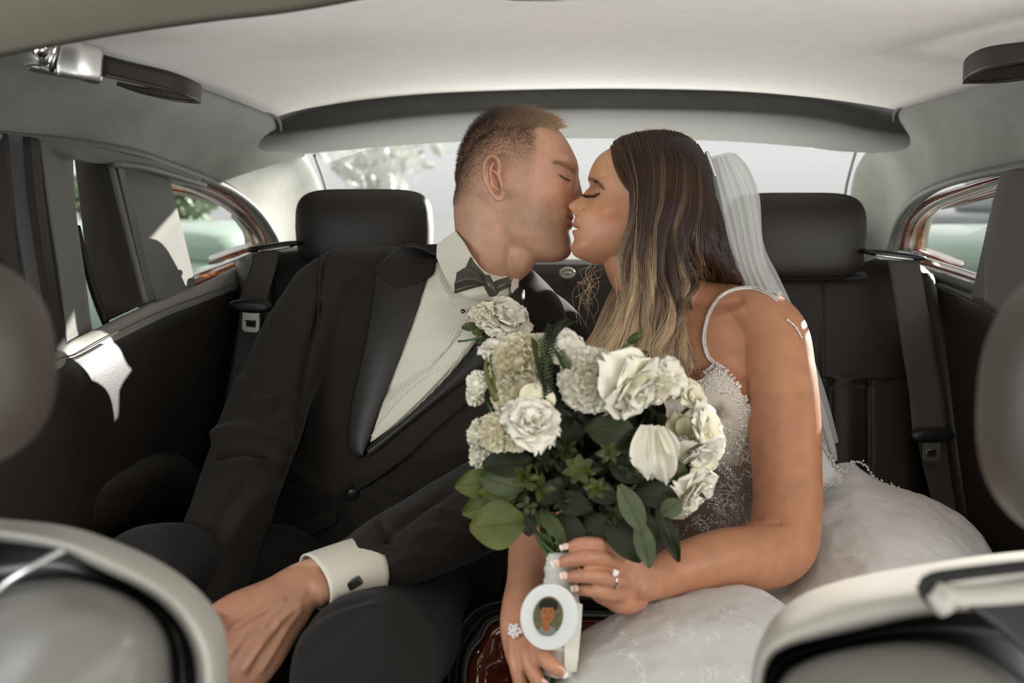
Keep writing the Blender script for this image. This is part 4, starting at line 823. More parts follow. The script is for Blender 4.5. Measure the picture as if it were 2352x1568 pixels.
C = mixc(C, srgb(190, 118, 104), np.clip(bl_(x, y, 1313, 499, 8, 4) + bl_(x, y, 1312, 514, 8, 6), 0, 1) * .7 * hd_)
brow = np.clip(np.exp(-(dline(x, y, [(1272, 372), (1290, 376), (1308, 384), (1322, 397)]) / 5.5) ** 2), 0, 1)
lid = np.exp(-(dline(x, y, [(1285, 401), (1294, 407), (1303, 413)]) / 2.0) ** 2)
C = mixc(C, srgb(120, 78, 60), lid * .8 * hd_); C = mixc(C, srgb(188, 140, 120), bl_(x, y, 1294, 402, 18, 12, 25) * .6 * hd_)
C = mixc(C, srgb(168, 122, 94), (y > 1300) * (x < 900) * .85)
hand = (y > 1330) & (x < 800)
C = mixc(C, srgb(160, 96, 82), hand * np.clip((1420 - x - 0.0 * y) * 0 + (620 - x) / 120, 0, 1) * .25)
# cropped hair and stubble amount
fade_line = np.interp(x, [1040, 1060, 1100, 1140, 1190, 1240, 1290], [420, 378, 318, 296, 290, 290, 292])   # where the long top begins
hairzone = np.clip(1 - (x - 1215) / 22, 0, 1) * np.clip((498 - y) / 40, 0, 1)
grad = np.clip(1 - (y - fade_line) / 120, 0.0, 1)
stub = hairzone * (.22 + .68 * grad ** 1.3) * (1 - bl_(x, y, 1133, 408, 26, 52) * (d < 1.45))
beard = np.clip(bl_(x, y, 1230, 500, 70, 50, 12) + bl_(x, y, 1295, 545, 30, 45) + bl_(x, y, 1185, 470, 28, 50), 0, 1)
stub = np.maximum(stub, beard * .42); stub = np.maximum(stub, bl_(x, y, 1090, 520, 50, 60) * .22)
stub = np.maximum(stub, (y < fade_line) * (x < 1286) * .95); stub = np.maximum(stub, brow * .3)
stub = stub * hd_
stub = np.maximum(stub, hand * .06)
vcol(body, 'tone', C); vfac(body, 'stub', np.clip(stub, 0, 1))
# hair: crop on top brushed up and forward, very short at the sides
tree_m = bvh(body); Nn = getN(body); V = getV(body); x, y, d = topx(V)
fade_line = np.interp(x, [1040, 1060, 1100, 1140, 1190, 1240, 1290], [420, 378, 318, 296, 290, 290, 292])
wt = (hd_ & (x < 1290) & (y < fade_line + 6)).astype(float) * np.where(x > 1262, .8, 1); wt *= (y < 440)
idx = rng.choice(len(V), 9000, p=wt / wt.sum()); S = []; T = []
dark = np.array(srgb(58, 40, 28)); lightc = np.array(srgb(206, 172, 134))
for i in idx:
    nrm = Nn[i]; f = np.clip((x[i] - 1130) / 150, 0, 1); L = (.004 + .009 * np.clip((fade_line[i] - y[i] + 8) / 40, 0, 1)) * (.75 + .5 * rng.random()) * (1 + .35 * f)
    fw = np.array((1.0, 0, 0)) * (.5 + 1.1 * f) + np.array((0, 0, 1.0)) * (.55 - .1 * f)
    if x[i] > 1235: L *= 1.0 + 1.1 * (x[i] - 1235) / 50; fw = fw + np.array((.5, 0, .15))
    wb_ = np.clip((1125 - x[i]) / 50, 0, 1); fw = fw * (1 - wb_) + np.array((-.1, 0, -.4)) * wb_; L *= 1 - .45 * wb_
    dr = nrm * .9 + fw + rng.normal(0, .22, 3); dr /= np.linalg.norm(dr); bend = np.array((.25, 0, -.35)) * f + rng.normal(0, .15, 3)
    t = np.linspace(0, 1, 5)[:, None]; S.append(V[i] + dr * t * L + bend * t ** 2 * L * .6)
    c = dark * (1 - f * .75) + lightc * f * .75; T.append(c * (.7 + .6 * rng.random()))
hair_curves('cropped_hair', S, np.array(T), .00016, .00005, M['hair'], man)
wt = hairzone * grad ** 1.2 * hd_ * (y < 470) * (y > fade_line - 5) * (1 - bl_(x, y, 1133, 408, 26, 52) > .4); idx = rng.choice(len(V), 15000, p=wt / wt.sum()); S = []; T = []
for i in idx:
    jt = rng.normal(0, .0012, 3); jt -= Nn[i] * (jt @ Nn[i]); dr = Nn[i] * .5 + np.array((-.15, 0, -.6)) + rng.normal(0, .2, 3); dr /= np.linalg.norm(dr); L = (.0012 + .0045 * grad[i] ** 2); t = np.linspace(0, 1, 3)[:, None]; S.append(V[i] + jt + dr * t * L); T.append(dark * (1.2 + 1.0 * rng.random()))
hair_curves('clipped_side_hair', S, np.array(T), .00008, .00004, M['hair'], man)
def on_face(tree, pts, k, ln, dirs, r=.00022, col=(30, 22, 18), name='lashes', parent=None, jit=.2, bend=(0, 0, .5)):
    q = arc(np.array([(a, b, 0.) for a, b in pts]), k)[:, :2]; S = []
    for i, (a, b) in enumerate(q):
        h = hit(tree, a + rng.normal(0, .5), b + rng.normal(0, .5), .0004)
        if h is None: continue
        dr = np.array(dirs(i / k)) + rng.normal(0, jit, 3); dr /= np.linalg.norm(dr); t = np.linspace(0, 1, 5)[:, None]; S.append(h + dr * ln * t + np.array(bend) * ln * t ** 2)
    return hair_curves(name, S, np.tile(np.array(srgb(*col)), (len(S), 1)), r, r * .3, M['hair'], parent)
on_face(tree_m, [(1285, 402), (1294, 408), (1304, 414)], 60, .0055, lambda t: (.55 + .3 * t, -.8, -.55), name='eyelashes', parent=man, bend=(.2, 0, .1))
for k, rr in enumerate(((1272, 373, 1290, 376, 1308, 384, 1323, 398), (1276, 370, 1292, 373, 1310, 381, 1325, 394), (1274, 376, 1291, 379, 1306, 387, 1320, 400))):
    on_face(tree_m, [(rr[0], rr[1]), (rr[2], rr[3]), (rr[4], rr[5]), (rr[6], rr[7])], 80, .006, lambda t: (-.6, -.35, .25), .00010, (112, 82, 58), 'eyebrow', man, .3, (0, 0, -.2))

# --- clothes ---
def cloth(name, col, rough=.8, sheen=.3, bs=1500, weave=.3, spec=.2):
    return mat(name, col, rough, bump=weave, bscale=bs, bdist=.0005, var=.08, vscale=6, sheen=sheen, spec=spec)
M['suit'] = cloth('black_wool', srgb(38, 33, 28), .9, .06); M['trouser'] = cloth('black_trouser_wool', srgb(34, 32, 30), .9, .06); M['satin_black'] = mat('satin_lapel', srgb(36, 32, 26), .5, bump=.15, bscale=1800, bdist=.0003, spec=.45)
M['bow'] = mat('bow_tie_satin', srgb(66, 62, 52), .36, bump=.15, bscale=1500, bdist=.0003, spec=.5)
def pleat_mat():
    m = mat('pleated_shirt', srgb(214, 210, 194), .75); t = m.node_tree; b = t.nodes['Principled BSDF']; co = t.nodes.new('ShaderNodeTexCoord'); mp_ = t.nodes.new('ShaderNodeMapping'); mp_.inputs['Rotation'].default_value = (0, math.radians(-27), 0)
    w = t.nodes.new('ShaderNodeTexWave'); w.bands_direction = 'X'; w.inputs['Scale'].default_value = 62; w.inputs['Distortion'].default_value = .15; t.links.new(co.outputs['Object'], mp_.inputs[0]); t.links.new(mp_.outputs[0], w.inputs[0])
    bp = t.nodes.new('ShaderNodeBump'); bp.inputs['Strength'].default_value = .5; bp.inputs['Distance'].default_value = .001; t.links.new(w.outputs[0], bp.inputs['Height']); t.links.new(bp.outputs[0], b.inputs['Normal']); return m
M['pleat'] = pleat_mat(); M['shirt'] = mat('white_shirt_cotton', srgb(214, 210, 194), .8, bump=.15, bscale=1500, sheen=.1)
jp = []
jp.append(rings([(1050, 590, 1.60, .09, .05, -6), (1015, 622, 1.61, .15, .08, -8), (1005, 700, 1.62, .205, .112, -8), (1000, 800, 1.62, .212, .128, -8), (960, 950, 1.62, .198, .135, -8), (920, 1080, 1.62, .185, .135, -8), (890, 1200, 1.62, .19, .14, -8), (870, 1330, 1.62, .20, .15, -8), (860, 1430, 1.62, .16, .12, -8)], rows=80, exp=2.4))
jp.append(limb([(985, 606, 1.575, .022, .035), (950, 612, 1.59, .031, .048), (905, 625, 1.61, .042, .06), (840, 625, 1.60, .042, .058), (784, 625, 1.585, .041, .056), (742, 672, 1.575, .050, .056), (682, 780, 1.55, .056, .06), (638, 880, 1.52, .055, .06), (600, 985, 1.48, .060, .062), (570, 1060, 1.45, .055, .06), (535, 1160, 1.40, .052, .056), (497, 1270, 1.33, .050, .052), (470, 1370, 1.27, .046, .048), (455, 1430, 1.24, .042, .044)], n=48, rows=120))
jp.append(limb([(1110, 700, 1.64, .05, .06), (1195, 722, 1.66, .056, .06), (1262, 762, 1.67, .058, .062), (1290, 850, 1.64, .06, .065), (1270, 980, 1.60, .06, .065), (1200, 1090, 1.50, .062, .065), (1110, 1160, 1.40, .062, .066), (1000, 1218, 1.32, .056, .060), (905, 1262, 1.25, .047, .051), (822, 1300, 1.21, .036, .041), (798, 1311, 1.20, .035, .039)], n=48, rows=120))
jacket = union('jacket', jp, .0035, M['suit'], man, 6, .6)
noise_disp(jacket, .0035, 9, (1, 1, .55), 3, 2)
ridge_disp(jacket, [
    ([(505, 1000), (560, 985), (620, 1000), (660, 1010)], 16, .010), ([(500, 1046), (560, 1035), (610, 1050)], 9, -.010), ([(508, 1072), (570, 1062), (612, 1058)], 9, .008), ([(560, 880), (575, 920), (620, 925)], 16, .007), ([(555, 905), (600, 950), (640, 950)], 10, -.006),
    ([(735, 565), (733, 640), (728, 720), (722, 770)], 5, -.005), ([(735, 700), (700, 860), (690, 980), (650, 1090)], 8, -.010), ([(700, 640), (660, 760), (600, 860)], 20, .004),
    ([(640, 1050), (720, 1110), (770, 1125)], 16, .006), ([(650, 1120), (740, 1140), (790, 1130)], 12, .004), ([(520, 1250), (560, 1180), (620, 1120)], 18, .006), ([(470, 1260), (510, 1180), (560, 1120)], 12, -.004),
    ([(1000, 1180), (1060, 1185), (1140, 1190)], 14, .006), ([(950, 1230), (1010, 1215), (1080, 1230)], 12, .005), ([(880, 1240), (940, 1190), (1040, 1120)], 10, -.006), ([(900, 1290), (960, 1270), (1020, 1280)], 10, .004),
    ([(800, 1130), (860, 1180), (900, 1240)], 12, -.006), ([(860, 1050), (880, 1100), (930, 1130)], 14, .005), ([(815, 1120), (790, 1170), (800, 1250)], 9, -.008)])
vsmooth(jacket, 2, .5)
tj = bvh(jacket)
# trousers
tp = [limb([(760, 1350, 1.62, .09, .11), (600, 1340, 1.48, .088, .095), (450, 1335, 1.34, .076, .080), (350, 1325, 1.24, .066, .07), (300, 1390, 1.20, .062, .064), (280, 1500, 1.18, .055, .058), (280, 1900, 1.2, .05, .052)], n=48, rows=90),
      limb([(960, 1380, 1.62, .10, .11), (930, 1400, 1.45, .092, .098), (895, 1460, 1.30, .085, .09), (855, 1510, 1.18, .083, .084), (830, 1560, 1.10, .078, .08), (830, 1750, 1.10, .062, .066), (835, 2100, 1.15, .055, .06)], n=48, rows=90)]
trousers = union('trousers', tp, .0045, M['trouser'], man, 5, .6); noise_disp(trousers, .003, 10, seed=9, octs=2)
ridge_disp(trousers, [([(700, 1440), (760, 1400), (850, 1372)], 6, -.003), ([(715, 1455), (770, 1420), (850, 1392)], 5, .003), ([(690, 1500), (740, 1450), (800, 1420)], 7, .004)])
# shirt front in the V of the jacket
shirt = patch('shirt_front', [(1000, 586), (985, 622), (960, 700), (930, 780), (900, 860), (872, 940), (850, 1012)], [(1190, 640), (1165, 690), (1120, 752), (1060, 830), (990, 905), (920, 970), (852, 1016)], tj, .006, M['pleat'], man, 90, 30, .002, .004, sm=6,
              wav=lambda u, t, q: -.005 * g1(dline(np.array([q[0]]), np.array([q[1]]), [(1090, 760), (1040, 830), (980, 860), (890, 930)])[0], 9) + .004 * g1(dline(np.array([q[0]]), np.array([q[1]]), [(1080, 740), (1020, 820), (960, 850), (880, 905)])[0], 7) - .003 * g1(dline(np.array([q[0]]), np.array([q[1]]), [(1000, 600), (1010, 640), (1030, 680)])[0], 8))
placket = patch('shirt_placket', [(1128, 690), (1085, 735), (1020, 812), (950, 885), (880, 960), (852, 1000)], [(1152, 700), (1112, 752), (1048, 830), (980, 905), (910, 972), (858, 1012)], tj, .0115, M['shirt'], man, 60, 8, .0015, .001, sm=8)
# collar leaves and stand
tb = bvh(body)
cb = lambda px, py, d: P(px, py, d)
Vc_ = np.stack([arc(PP([(1056, 546, 1.49), (1068, 562, 1.478), (1084, 588, 1.470), (1112, 622, 1.475), (1150, 634, 1.49), (1184, 628, 1.52)]), 40), arc(PP([(1040, 572, 1.495), (1050, 598, 1.485), (1066, 622, 1.478), (1100, 650, 1.480), (1150, 662, 1.495), (1190, 650, 1.53)]), 40), arc(PP([(1030, 600, 1.5), (1034, 632, 1.49), (1052, 668, 1.482), (1090, 690, 1.486), (1150, 690, 1.50), (1190, 680, 1.54)]), 40)])
Vb_ = Vc_.copy()
sheet('shirt_collar_band', np.stack([cat(Vb_[:, j], 12) for j in range(40)], 1), M['shirt'], man, .002, 1)
slab('shirt_collar', PP([(1046, 530, 1.494), (1066, 556, 1.470), (1083, 588, 1.460), (1066, 628, 1.462), (1046, 672, 1.468), (1018, 628, 1.482), (1002, 590, 1.498), (1003, 563, 1.51), (1024, 545, 1.502)]), .003, M['shirt'], man, .001)
slab('shirt_collar', PP([(1184, 628, 1.506), (1192, 640, 1.51), (1190, 690, 1.515), (1178, 690, 1.510), (1172, 655, 1.502)]), .003, M['shirt'], man, .001)
for px, py in ((1066, 723),):
    p = hit(tj, px, py, .018); MB().ball(p, (.0035, .0035, .0035), 12, 8).build('shirt_stud', M['plastic'], man); MB().ball(p + (0, -.002, 0), (.0018,) * 3, 8, 6).build('stud_highlight', M['chrome'], man)
# lapels
def lapel(nm, A, B, off, par, rl=.006, mt='satin_black'): return patch(nm, A, B, tj, off, M[mt], par, 80, 20, .004, rl, 0, sm=8)
lapel('lapel', [(862, 612), (858, 660), (846, 740), (826, 840), (806, 930), (798, 1010), (806, 1040), (828, 1052)], [(1004, 600), (978, 648), (952, 730), (922, 812), (892, 890), (868, 950), (852, 1000), (838, 1040)], .011, jacket)
lapel('lapel_collar', [(928, 563), (900, 580), (872, 604), (862, 622), (874, 640)], [(1010, 560), (1006, 580), (1002, 600), (990, 632), (925, 666)], .0165, jacket, .003, 'suit')
lapel('lapel', [(1200, 668), (1196, 720), (1160, 782), (1100, 845), (1000, 922), (920, 985), (868, 1030), (842, 1050)], [(1186, 640), (1168, 696), (1122, 762), (1062, 838), (992, 912), (922, 974), (872, 1012), (848, 1030)], .011, jacket)
lapel('front_edge', [(1204, 690), (1200, 740), (1180, 800), (1120, 880), (1010, 975), (930, 1050), (862, 1100), (815, 1130)], [(1196, 720), (1160, 782), (1100, 845), (1040, 890), (960, 952), (900, 1000), (850, 1040), (812, 1090)], .006, jacket, .002, 'suit')
p = hit(tj, 802, 1128, .010); MB().add(*rbox(p, (.0085, .003, .0085), 2.2)).build('button', M['plastic'], jacket)
patch('pocket_flap', [(625, 1232), (680, 1205), (730, 1186), (776, 1172)], [(620, 1260), (680, 1240), (730, 1222), (770, 1204)], tj, .006, M['suit'], jacket, 30, 8, .003, .001)
# shoulder seam ridge and the far-shoulder collar
MB().tube(arc(PP([(742, 562, 1.565), (736, 600, 1.535), (733, 680, 1.522), (728, 760, 1.52)]), 30), .0018, 6).build('armhole_seam', M['suit'], jacket)
# bow tie
bt = thing('bow_tie', 'dark olive black satin bow tie at the collar of the man', 'bow tie', tuple(P(1115, 690, 1.45)))
def wing(top, bot, name, dd=0):
    a = arc(PP(top), 24); b = arc(PP(bot), 24); V = np.stack([a * (1 - t) + b * t + np.array((0, -.008 * math.sin(math.pi * t) * (1) + .003 * math.sin(3 * math.pi * t), 0)) for t in np.linspace(0, 1, 15)], 1); o = sheet(name, V, M['bow'], bt, .004, 1); return o
wing([(1118, 634, 1.44), (1102, 616, 1.436), (1084, 596, 1.436), (1080, 590, 1.438)], [(1114, 656, 1.44), (1090, 660, 1.434), (1060, 668, 1.436), (1043, 673, 1.44)], 'wing')
wing([(1114, 640, 1.432), (1096, 626, 1.428), (1072, 614, 1.43), (1055, 622, 1.432), (1049, 625, 1.432)], [(1114, 656, 1.432), (1092, 656, 1.428), (1066, 664, 1.43), (1043, 671, 1.434)], 'wing_fold')
wing([(1128, 652, 1.44), (1146, 642, 1.442), (1168, 636, 1.45)], [(1130, 676, 1.44), (1150, 668, 1.442), (1172, 656, 1.452)], 'wing')
V, f = tubeV(arc(PP([(1116, 640, 1.43), (1124, 656, 1.424), (1134, 676, 1.43)]), 12), .0085, 16, r2=.006, exp=2.6); MB().add(V, f).build('knot', M['bow'], bt)
# cuff, cufflink
ax = arc(PP([(850, 1298, 1.215), (790, 1316, 1.19), (722, 1338, 1.165)]), 14); V, f = tubeV(ax, np.linspace(.0325, .0285, 14), 40, up=(0, -.35, .93), r2=np.linspace(.037, .036, 14), cap=False, exp=2.3)
o = mesh('shirt_cuff', V, f, M['shirt'], man); mod(o, 'SOLIDIFY', thickness=.0022, offset=1)
tcf = bvh(o); p = hit(tcf, 812, 1338, .003); R_ = np.array(Matrix.Rotation(math.radians(-32), 3, 'Y'))
MB().add(*rbox(p, (.0088, .003, .0052), 8, 24, 16, R=R_)).build('cufflink', M['plastic'], man)
# ================= THE WOMAN =================
bride = thing('person', 'woman with long wavy blonde-brown hair in a beaded white wedding dress, holding the bouquet', 'person', tuple(P(1700, 1450, 1.5)))
M['skin_w'] = skin_material('womans_skin', .1, .42)
BD = 1.475
b_xf = [(314, 1500), (320, 1462), (328, 1428), (340, 1402), (358, 1375), (378, 1361), (399, 1353), (412, 1350), (425, 1353), (440, 1352), (460, 1348), (478, 1339), (490, 1326), (500, 1321), (510, 1317), (519, 1317), (525, 1326), (530, 1318), (538, 1317), (548, 1320), (559, 1315), (572, 1312), (582, 1315), (590, 1324), (598, 1343), (606, 1362)]
b_xb = [(314, 1530), (320, 1556), (332, 1582), (360, 1606), (400, 1622), (450, 1626), (500, 1618), (540, 1590), (570, 1545), (598, 1470), (606, 1440)]
b_xc = [(314, 1515), (350, 1490), (430, 1478), (520, 1468), (570, 1445), (606, 1410)]
b_W = [(314, .004), (318, .020), (326, .036), (345, .053), (380, .066), (430, .070), (480, .068), (520, .0625), (550, .0545), (575, .043), (592, .029), (602, .016), (606, .008)]
b_nose = [(314, 0), (420, 0), (430, 2), (438, 6), (446, 12), (453, 20), (458, 27), (463, 35), (468, 38), (474, 36), (479, 30), (485, 18), (491, 8), (497, 1), (500, 0), (606, 0)]
b_nw = [(314, .01), (420, .009), (446, .0085), (462, .0105), (472, .0120), (484, .0105), (492, .006), (606, .01)]
b_nf = [(314, 2.1), (400, 2.15), (470, 2.05), (540, 1.9), (606, 1.85)]
b_disp = [(1364, 428, 18, 11, 0, -.0060, 1), (1362, 438, 14, 9, -15, .0062, 1), (1368, 416, 22, 6, -32, .0030, 1), (1395, 490, 26, 20, 0, .0035, 0), (1331, 479, 7, 6, 0, .0038, 1), (1322, 487, 3.2, 2.2, 40, -.0035, 1), (1342, 482, 3, 12, -8, -.0016, 1), (1327, 526, 6, 3.5, 0, -.0030, 1),
          (1319, 514, 8, 4, -10, .0012, 1), (1319, 532, 8, 4.5, 0, .0024, 1), (1332, 570, 14, 12, 0, .0025, 0), (1335, 510, 5, 16, -15, -.0010, 1), (1352, 545, 20, 16, 0, .0012, 0)]
hv = head_mesh((314, 606), b_xf, b_xb, b_xc, b_W, b_nose, b_nw, BD, b_nf, b_disp, yaw=-2)
tors = [rings([(1555, 640, 1.54, .045, .05, -20), (1595, 680, 1.52, .095, .062, -25), (1612, 740, 1.51, .145, .082, -25), (1622, 840, 1.50, .148, .095, -25), (1640, 920, 1.49, .146, .102, -25), (1670, 1040, 1.505, .124, .094, -25), (1690, 1130, 1.52, .116, .09, -25), (1700, 1230, 1.52, .13, .10, -25), (1700, 1340, 1.5, .16, .12, -25)], rows=60),
        rbox(P(1648, 925, 1.425), (.055, .052, .058), 2.0, 28, 18), rbox(P(1500, 930, 1.49), (.055, .052, .058), 2.0, 28, 18)]
parts = [hv] + tors
parts.append(limb([(1505, 480, 1.49, .05, .05), (1490, 560, 1.485, .047, .048), (1500, 620, 1.49, .045, .047), (1530, 670, 1.50, .05, .055), (1560, 730, 1.52, .055, .07)], up=(1, 0, 0)))
parts.append(limb([(1420, 560, 1.478, .026, .034), (1440, 605, 1.478, .034, .038), (1470, 650, 1.48, .038, .042), (1500, 690, 1.49, .035, .04)], up=(1, 0, 0)))
parts.append(limb([(1520, 660, 1.50, .04), (1600, 706, 1.50, .044), (1690, 730, 1.475, .048), (1765, 762, 1.44, .052), (1787, 850, 1.41, .0515), (1799, 960, 1.38, .0505), (1807, 1080, 1.35, .0466), (1808, 1170, 1.325, .0455), (1793, 1250, 1.295, .046), (1735, 1280, 1.26, .0425), (1660, 1283, 1.22, .0365), (1580, 1300, 1.18, .0300), (1515, 1325, 1.145, .0245), (1470, 1338, 1.115, .021, .0235), (1430, 1340, 1.10, .017, .030)], n=40, rows=150))
# her left hand round the handle
parts.append(limb([(1480, 1338, 1.12, .019, .026), (1445, 1338, 1.10, .0175, .033), (1415, 1325, 1.088, .014, .035), (1395, 1312, 1.08, .010, .033)], up=(0, -1, .1)))
parts.append(limb([(1470, 1368, 1.115, .015, .015), (1442, 1376, 1.10, .015, .017), (1418, 1380, 1.092, .012, .013), (1404, 1372, 1.086, .008, .009)], up=(0, -1, 0)))
fz = [([(1420, 1300, 1.085), (1395, 1256, 1.065), (1342, 1247, 1.043), (1296, 1258, 1.052)], [.0085, .0072, .0070, .0060]),
      ([(1435, 1310, 1.088), (1398, 1287, 1.060), (1342, 1280, 1.036), (1274, 1296, 1.048)], [.0095, .0086, .0086, .0066]),
      ([(1445, 1335, 1.09), (1408, 1330, 1.058), (1352, 1322, 1.036), (1293, 1325, 1.050)], [.0095, .0084, .0080, .0062]),
      ([(1440, 1362, 1.095), (1405, 1366, 1.066), (1360, 1356, 1.046), (1318, 1354, 1.056)], [.0092, .0078, .0070, .0056])]
for p_, r_ in fz: parts.append(finger(p_, r_))
parts.append(finger([(1440, 1300, 1.10), (1380, 1275, 1.115), (1300, 1262, 1.115), (1250, 1268, 1.10)], [.010, .0095, .009, .0065]))
# her right forearm and hand coming down on the left
parts.append(limb([(1430, 760, 1.60, .042), (1350, 900, 1.55, .042), (1290, 1050, 1.44, .038), (1250, 1160, 1.33, .036), (1226, 1250, 1.23, .0305), (1214, 1330, 1.165, .0252), (1203, 1395, 1.12, .0235, .025), (1206, 1440, 1.095, .017, .028), (1222, 1485, 1.08, .014, .031), (1236, 1520, 1.075, .010, .030)], n=36, rows=120, up=(0, -1, .2)))
fz2 = [([(1185, 1450, 1.085), (1184, 1510, 1.066), (1196, 1570, 1.06), (1212, 1630, 1.075)], [.0095, .0085, .0075, .006]),
       ([(1204, 1460, 1.08), (1215, 1515, 1.055), (1236, 1565, 1.048), (1262, 1610, 1.062)], [.0095, .0088, .0080, .0062]),
       ([(1222, 1470, 1.075), (1252, 1512, 1.045), (1274, 1532, 1.038), (1298, 1550, 1.048)], [.0095, .0086, .0080, .0058])]
for p_, r_ in fz2: parts.append(finger(p_, r_))
parts.append(finger([(1215, 1430, 1.10), (1260, 1460, 1.12), (1310, 1490, 1.12), (1345, 1510, 1.10)], [.010, .0095, .009, .007]))
wb = union('body', parts, .0018, M['skin_w'], bride, 2, .4)
ridge_disp(wb, [([(1690, 1195), (1745, 1196), (1790, 1200)], 7, -.0024), ([(1590, 690), (1640, 700), (1700, 690)], 9, -.0025), ([(1580, 716), (1640, 728), (1700, 712)], 9, .002), ([(1415, 1310), (1450, 1330)], 4, -.0012),
    ([(1352, 448), (1366, 450), (1376, 443)], 1.5, -.0011), ([(1350, 426), (1366, 424), (1380, 430)], 1.5, -.0009), ([(1317, 525), (1328, 527)], 1.4, -.0012), ([(1700, 870), (1712, 940)], 6, -.003)])
V = getV(wb); x, y, d = topx(V); vsmooth(wb, 14, .5, np.clip(bl_(x, y, 1430, 1365, 40, 40) * 1.4 - .2, 0, 1)); V = getV(wb); x, y, d = topx(V); C = np.tile(np.array(srgb(188, 134, 101)), (len(V), 1)); hd_ = (y < 640) & (x < 1640)
C = mixc(C, srgb(206, 156, 120), np.clip((620 - y) / 100, 0, 1) * hd_ * .8)
C = mixc(C, srgb(196, 118, 78), bl_(x, y, 1405, 492, 42, 30, -20) * .75 * hd_)
C = mixc(C, srgb(236, 196, 160), bl_(x, y, 1348, 505, 16, 26) * .4 * hd_)
C = mixc(C, srgb(150, 96, 66), np.clip(bl_(x, y, 1366, 431, 17, 10, -20), 0, 1) * .75 * hd_)
C = mixc(C, srgb(110, 70, 50), np.exp(-(dline(x, y, [(1350, 447), (1364, 450), (1377, 443)]) / 2.2) ** 2) * .8 * hd_)
C = mixc(C, srgb(196, 112, 96), np.clip(bl_(x, y, 1319, 516, 8, 4, -20) + bl_(x, y, 1318, 532, 8, 5), 0, 1) * .85 * hd_)
C = mixc(C, srgb(170, 108, 74), np.clip(bl_(x, y, 1440, 575, 30, 40) * .5, 0, 1) * hd_)
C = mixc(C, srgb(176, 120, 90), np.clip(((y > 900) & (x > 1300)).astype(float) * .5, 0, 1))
hn = ((y > 1230) & (x < 1520)).astype(float); C = mixc(C, srgb(188, 134, 106), hn * .8)
vcol(wb, 'tone', C); vfac(wb, 'stub', np.clip(np.exp(-(dline(x, y, [(1354, 410), (1366, 415), (1378, 424), (1385, 432)]) / 4.2) ** 2) * .75 * hd_ * (d < 1.47), 0, 1))
tw = bvh(wb)
on_face(tw, [(1344, 448), (1354, 451), (1366, 451), (1377, 444)], 90, .0095, lambda t: (-.75 + .35 * t, -.75, -.35), .00026, (20, 16, 14), 'eyelashes', bride, .16, (-.25, -.1, .35))
for o_ in (0, 3, -3): on_face(tw, [(1352, 409 + o_), (1364, 413 + o_), (1376, 422 + o_), (1385, 432 + o_)], 120, .0065, lambda t: (.6, -.3, -.1 - .5 * t), .00013, (78, 56, 42), 'eyebrow', bride, .25, (.1, 0, -.2))
M['nail'] = mat('nail', srgb(236, 196, 180), .12, coat=.8); M['nail_tip'] = mat('nail_white_tip', srgb(245, 242, 238), .12, coat=.8)
def nail(p0, p1, r, tilt=(0, -1, .25)):
    a, b = P(*p0), P(*p1); T = (b - a) / np.linalg.norm(b - a); n_ = np.array(tilt); n_ = n_ - T * (n_ @ T); n_ /= np.linalg.norm(n_); B = np.cross(T, n_); R = np.stack([T, B, n_], 1)
    L = np.linalg.norm(b - a) / 2; o1 = MB().add(*rbox((a + b) / 2, (L, r, .0016), 2.6, 20, 12, R=R)).build('nail', M['nail'], bride)
    MB().add(*rbox(b + T * .0006, (L * .38, r * .96, .0018), 2.4, 18, 12, R=R)).build('nail_tip', M['nail_tip'], bride)
nail((1308, 1252, 1.044), (1290, 1257, 1.046), .0036); nail((1288, 1290, 1.041), (1270, 1295, 1.044), .0046); nail((1305, 1320, 1.042), (1290, 1322, 1.044), .0044); nail((1330, 1350, 1.047), (1315, 1352, 1.049), .0040)
nail((1278, 1532, 1.032), (1298, 1550, 1.040), .0042); nail((1244, 1560, 1.042), (1262, 1590, 1.05), .0045)
# rings
def band(c, T, R0, name, m, par):
    T = np.array(T, float); T /= np.linalg.norm(T); u = np.cross(T, (0, 1, 0)); u /= np.linalg.norm(u); v = np.cross(T, u); q = [P(*c) + R0 * (math.cos(a) * u + math.sin(a) * v) for a in np.linspace(0, 2 * math.pi, 40)]
    return MB().tube(q, .0011, 8, cap=False).build(name, m, par)
band((1410, 1330, 1.06), (1, .25, .1), .0098, 'wedding_ring', M['chrome'], bride)
mb = MB()
for i in range(9):
    a = i * 2.4; rr = .0052 * math.sqrt(i / 9); mb.ball(P(1413, 1314, 1.046) + np.array((math.cos(a) * rr * .5, -.002, math.sin(a) * rr * .6)), .0017, 8, 6)
M['diamond'] = mat('diamond', (.95, .95, .95), .04, .0, coat=1, spec=1.0); mb.build('diamond_cluster', M['diamond'], bride, False)
band((1188, 1450, 1.082), (.15, .2, -1), .0105, 'engagement_ring', M['chrome'], bride); mb = MB()
for i in range(16):
    a = i * 2.4; rr = .0078 * math.sqrt(i / 16); mb.ball(P(1182, 1446, 1.068) + np.array((math.cos(a) * rr, -.003 + rr * .2, math.sin(a) * rr)), .0019, 8, 6)
mb.build('diamond_cluster', M['diamond'], bride, False)

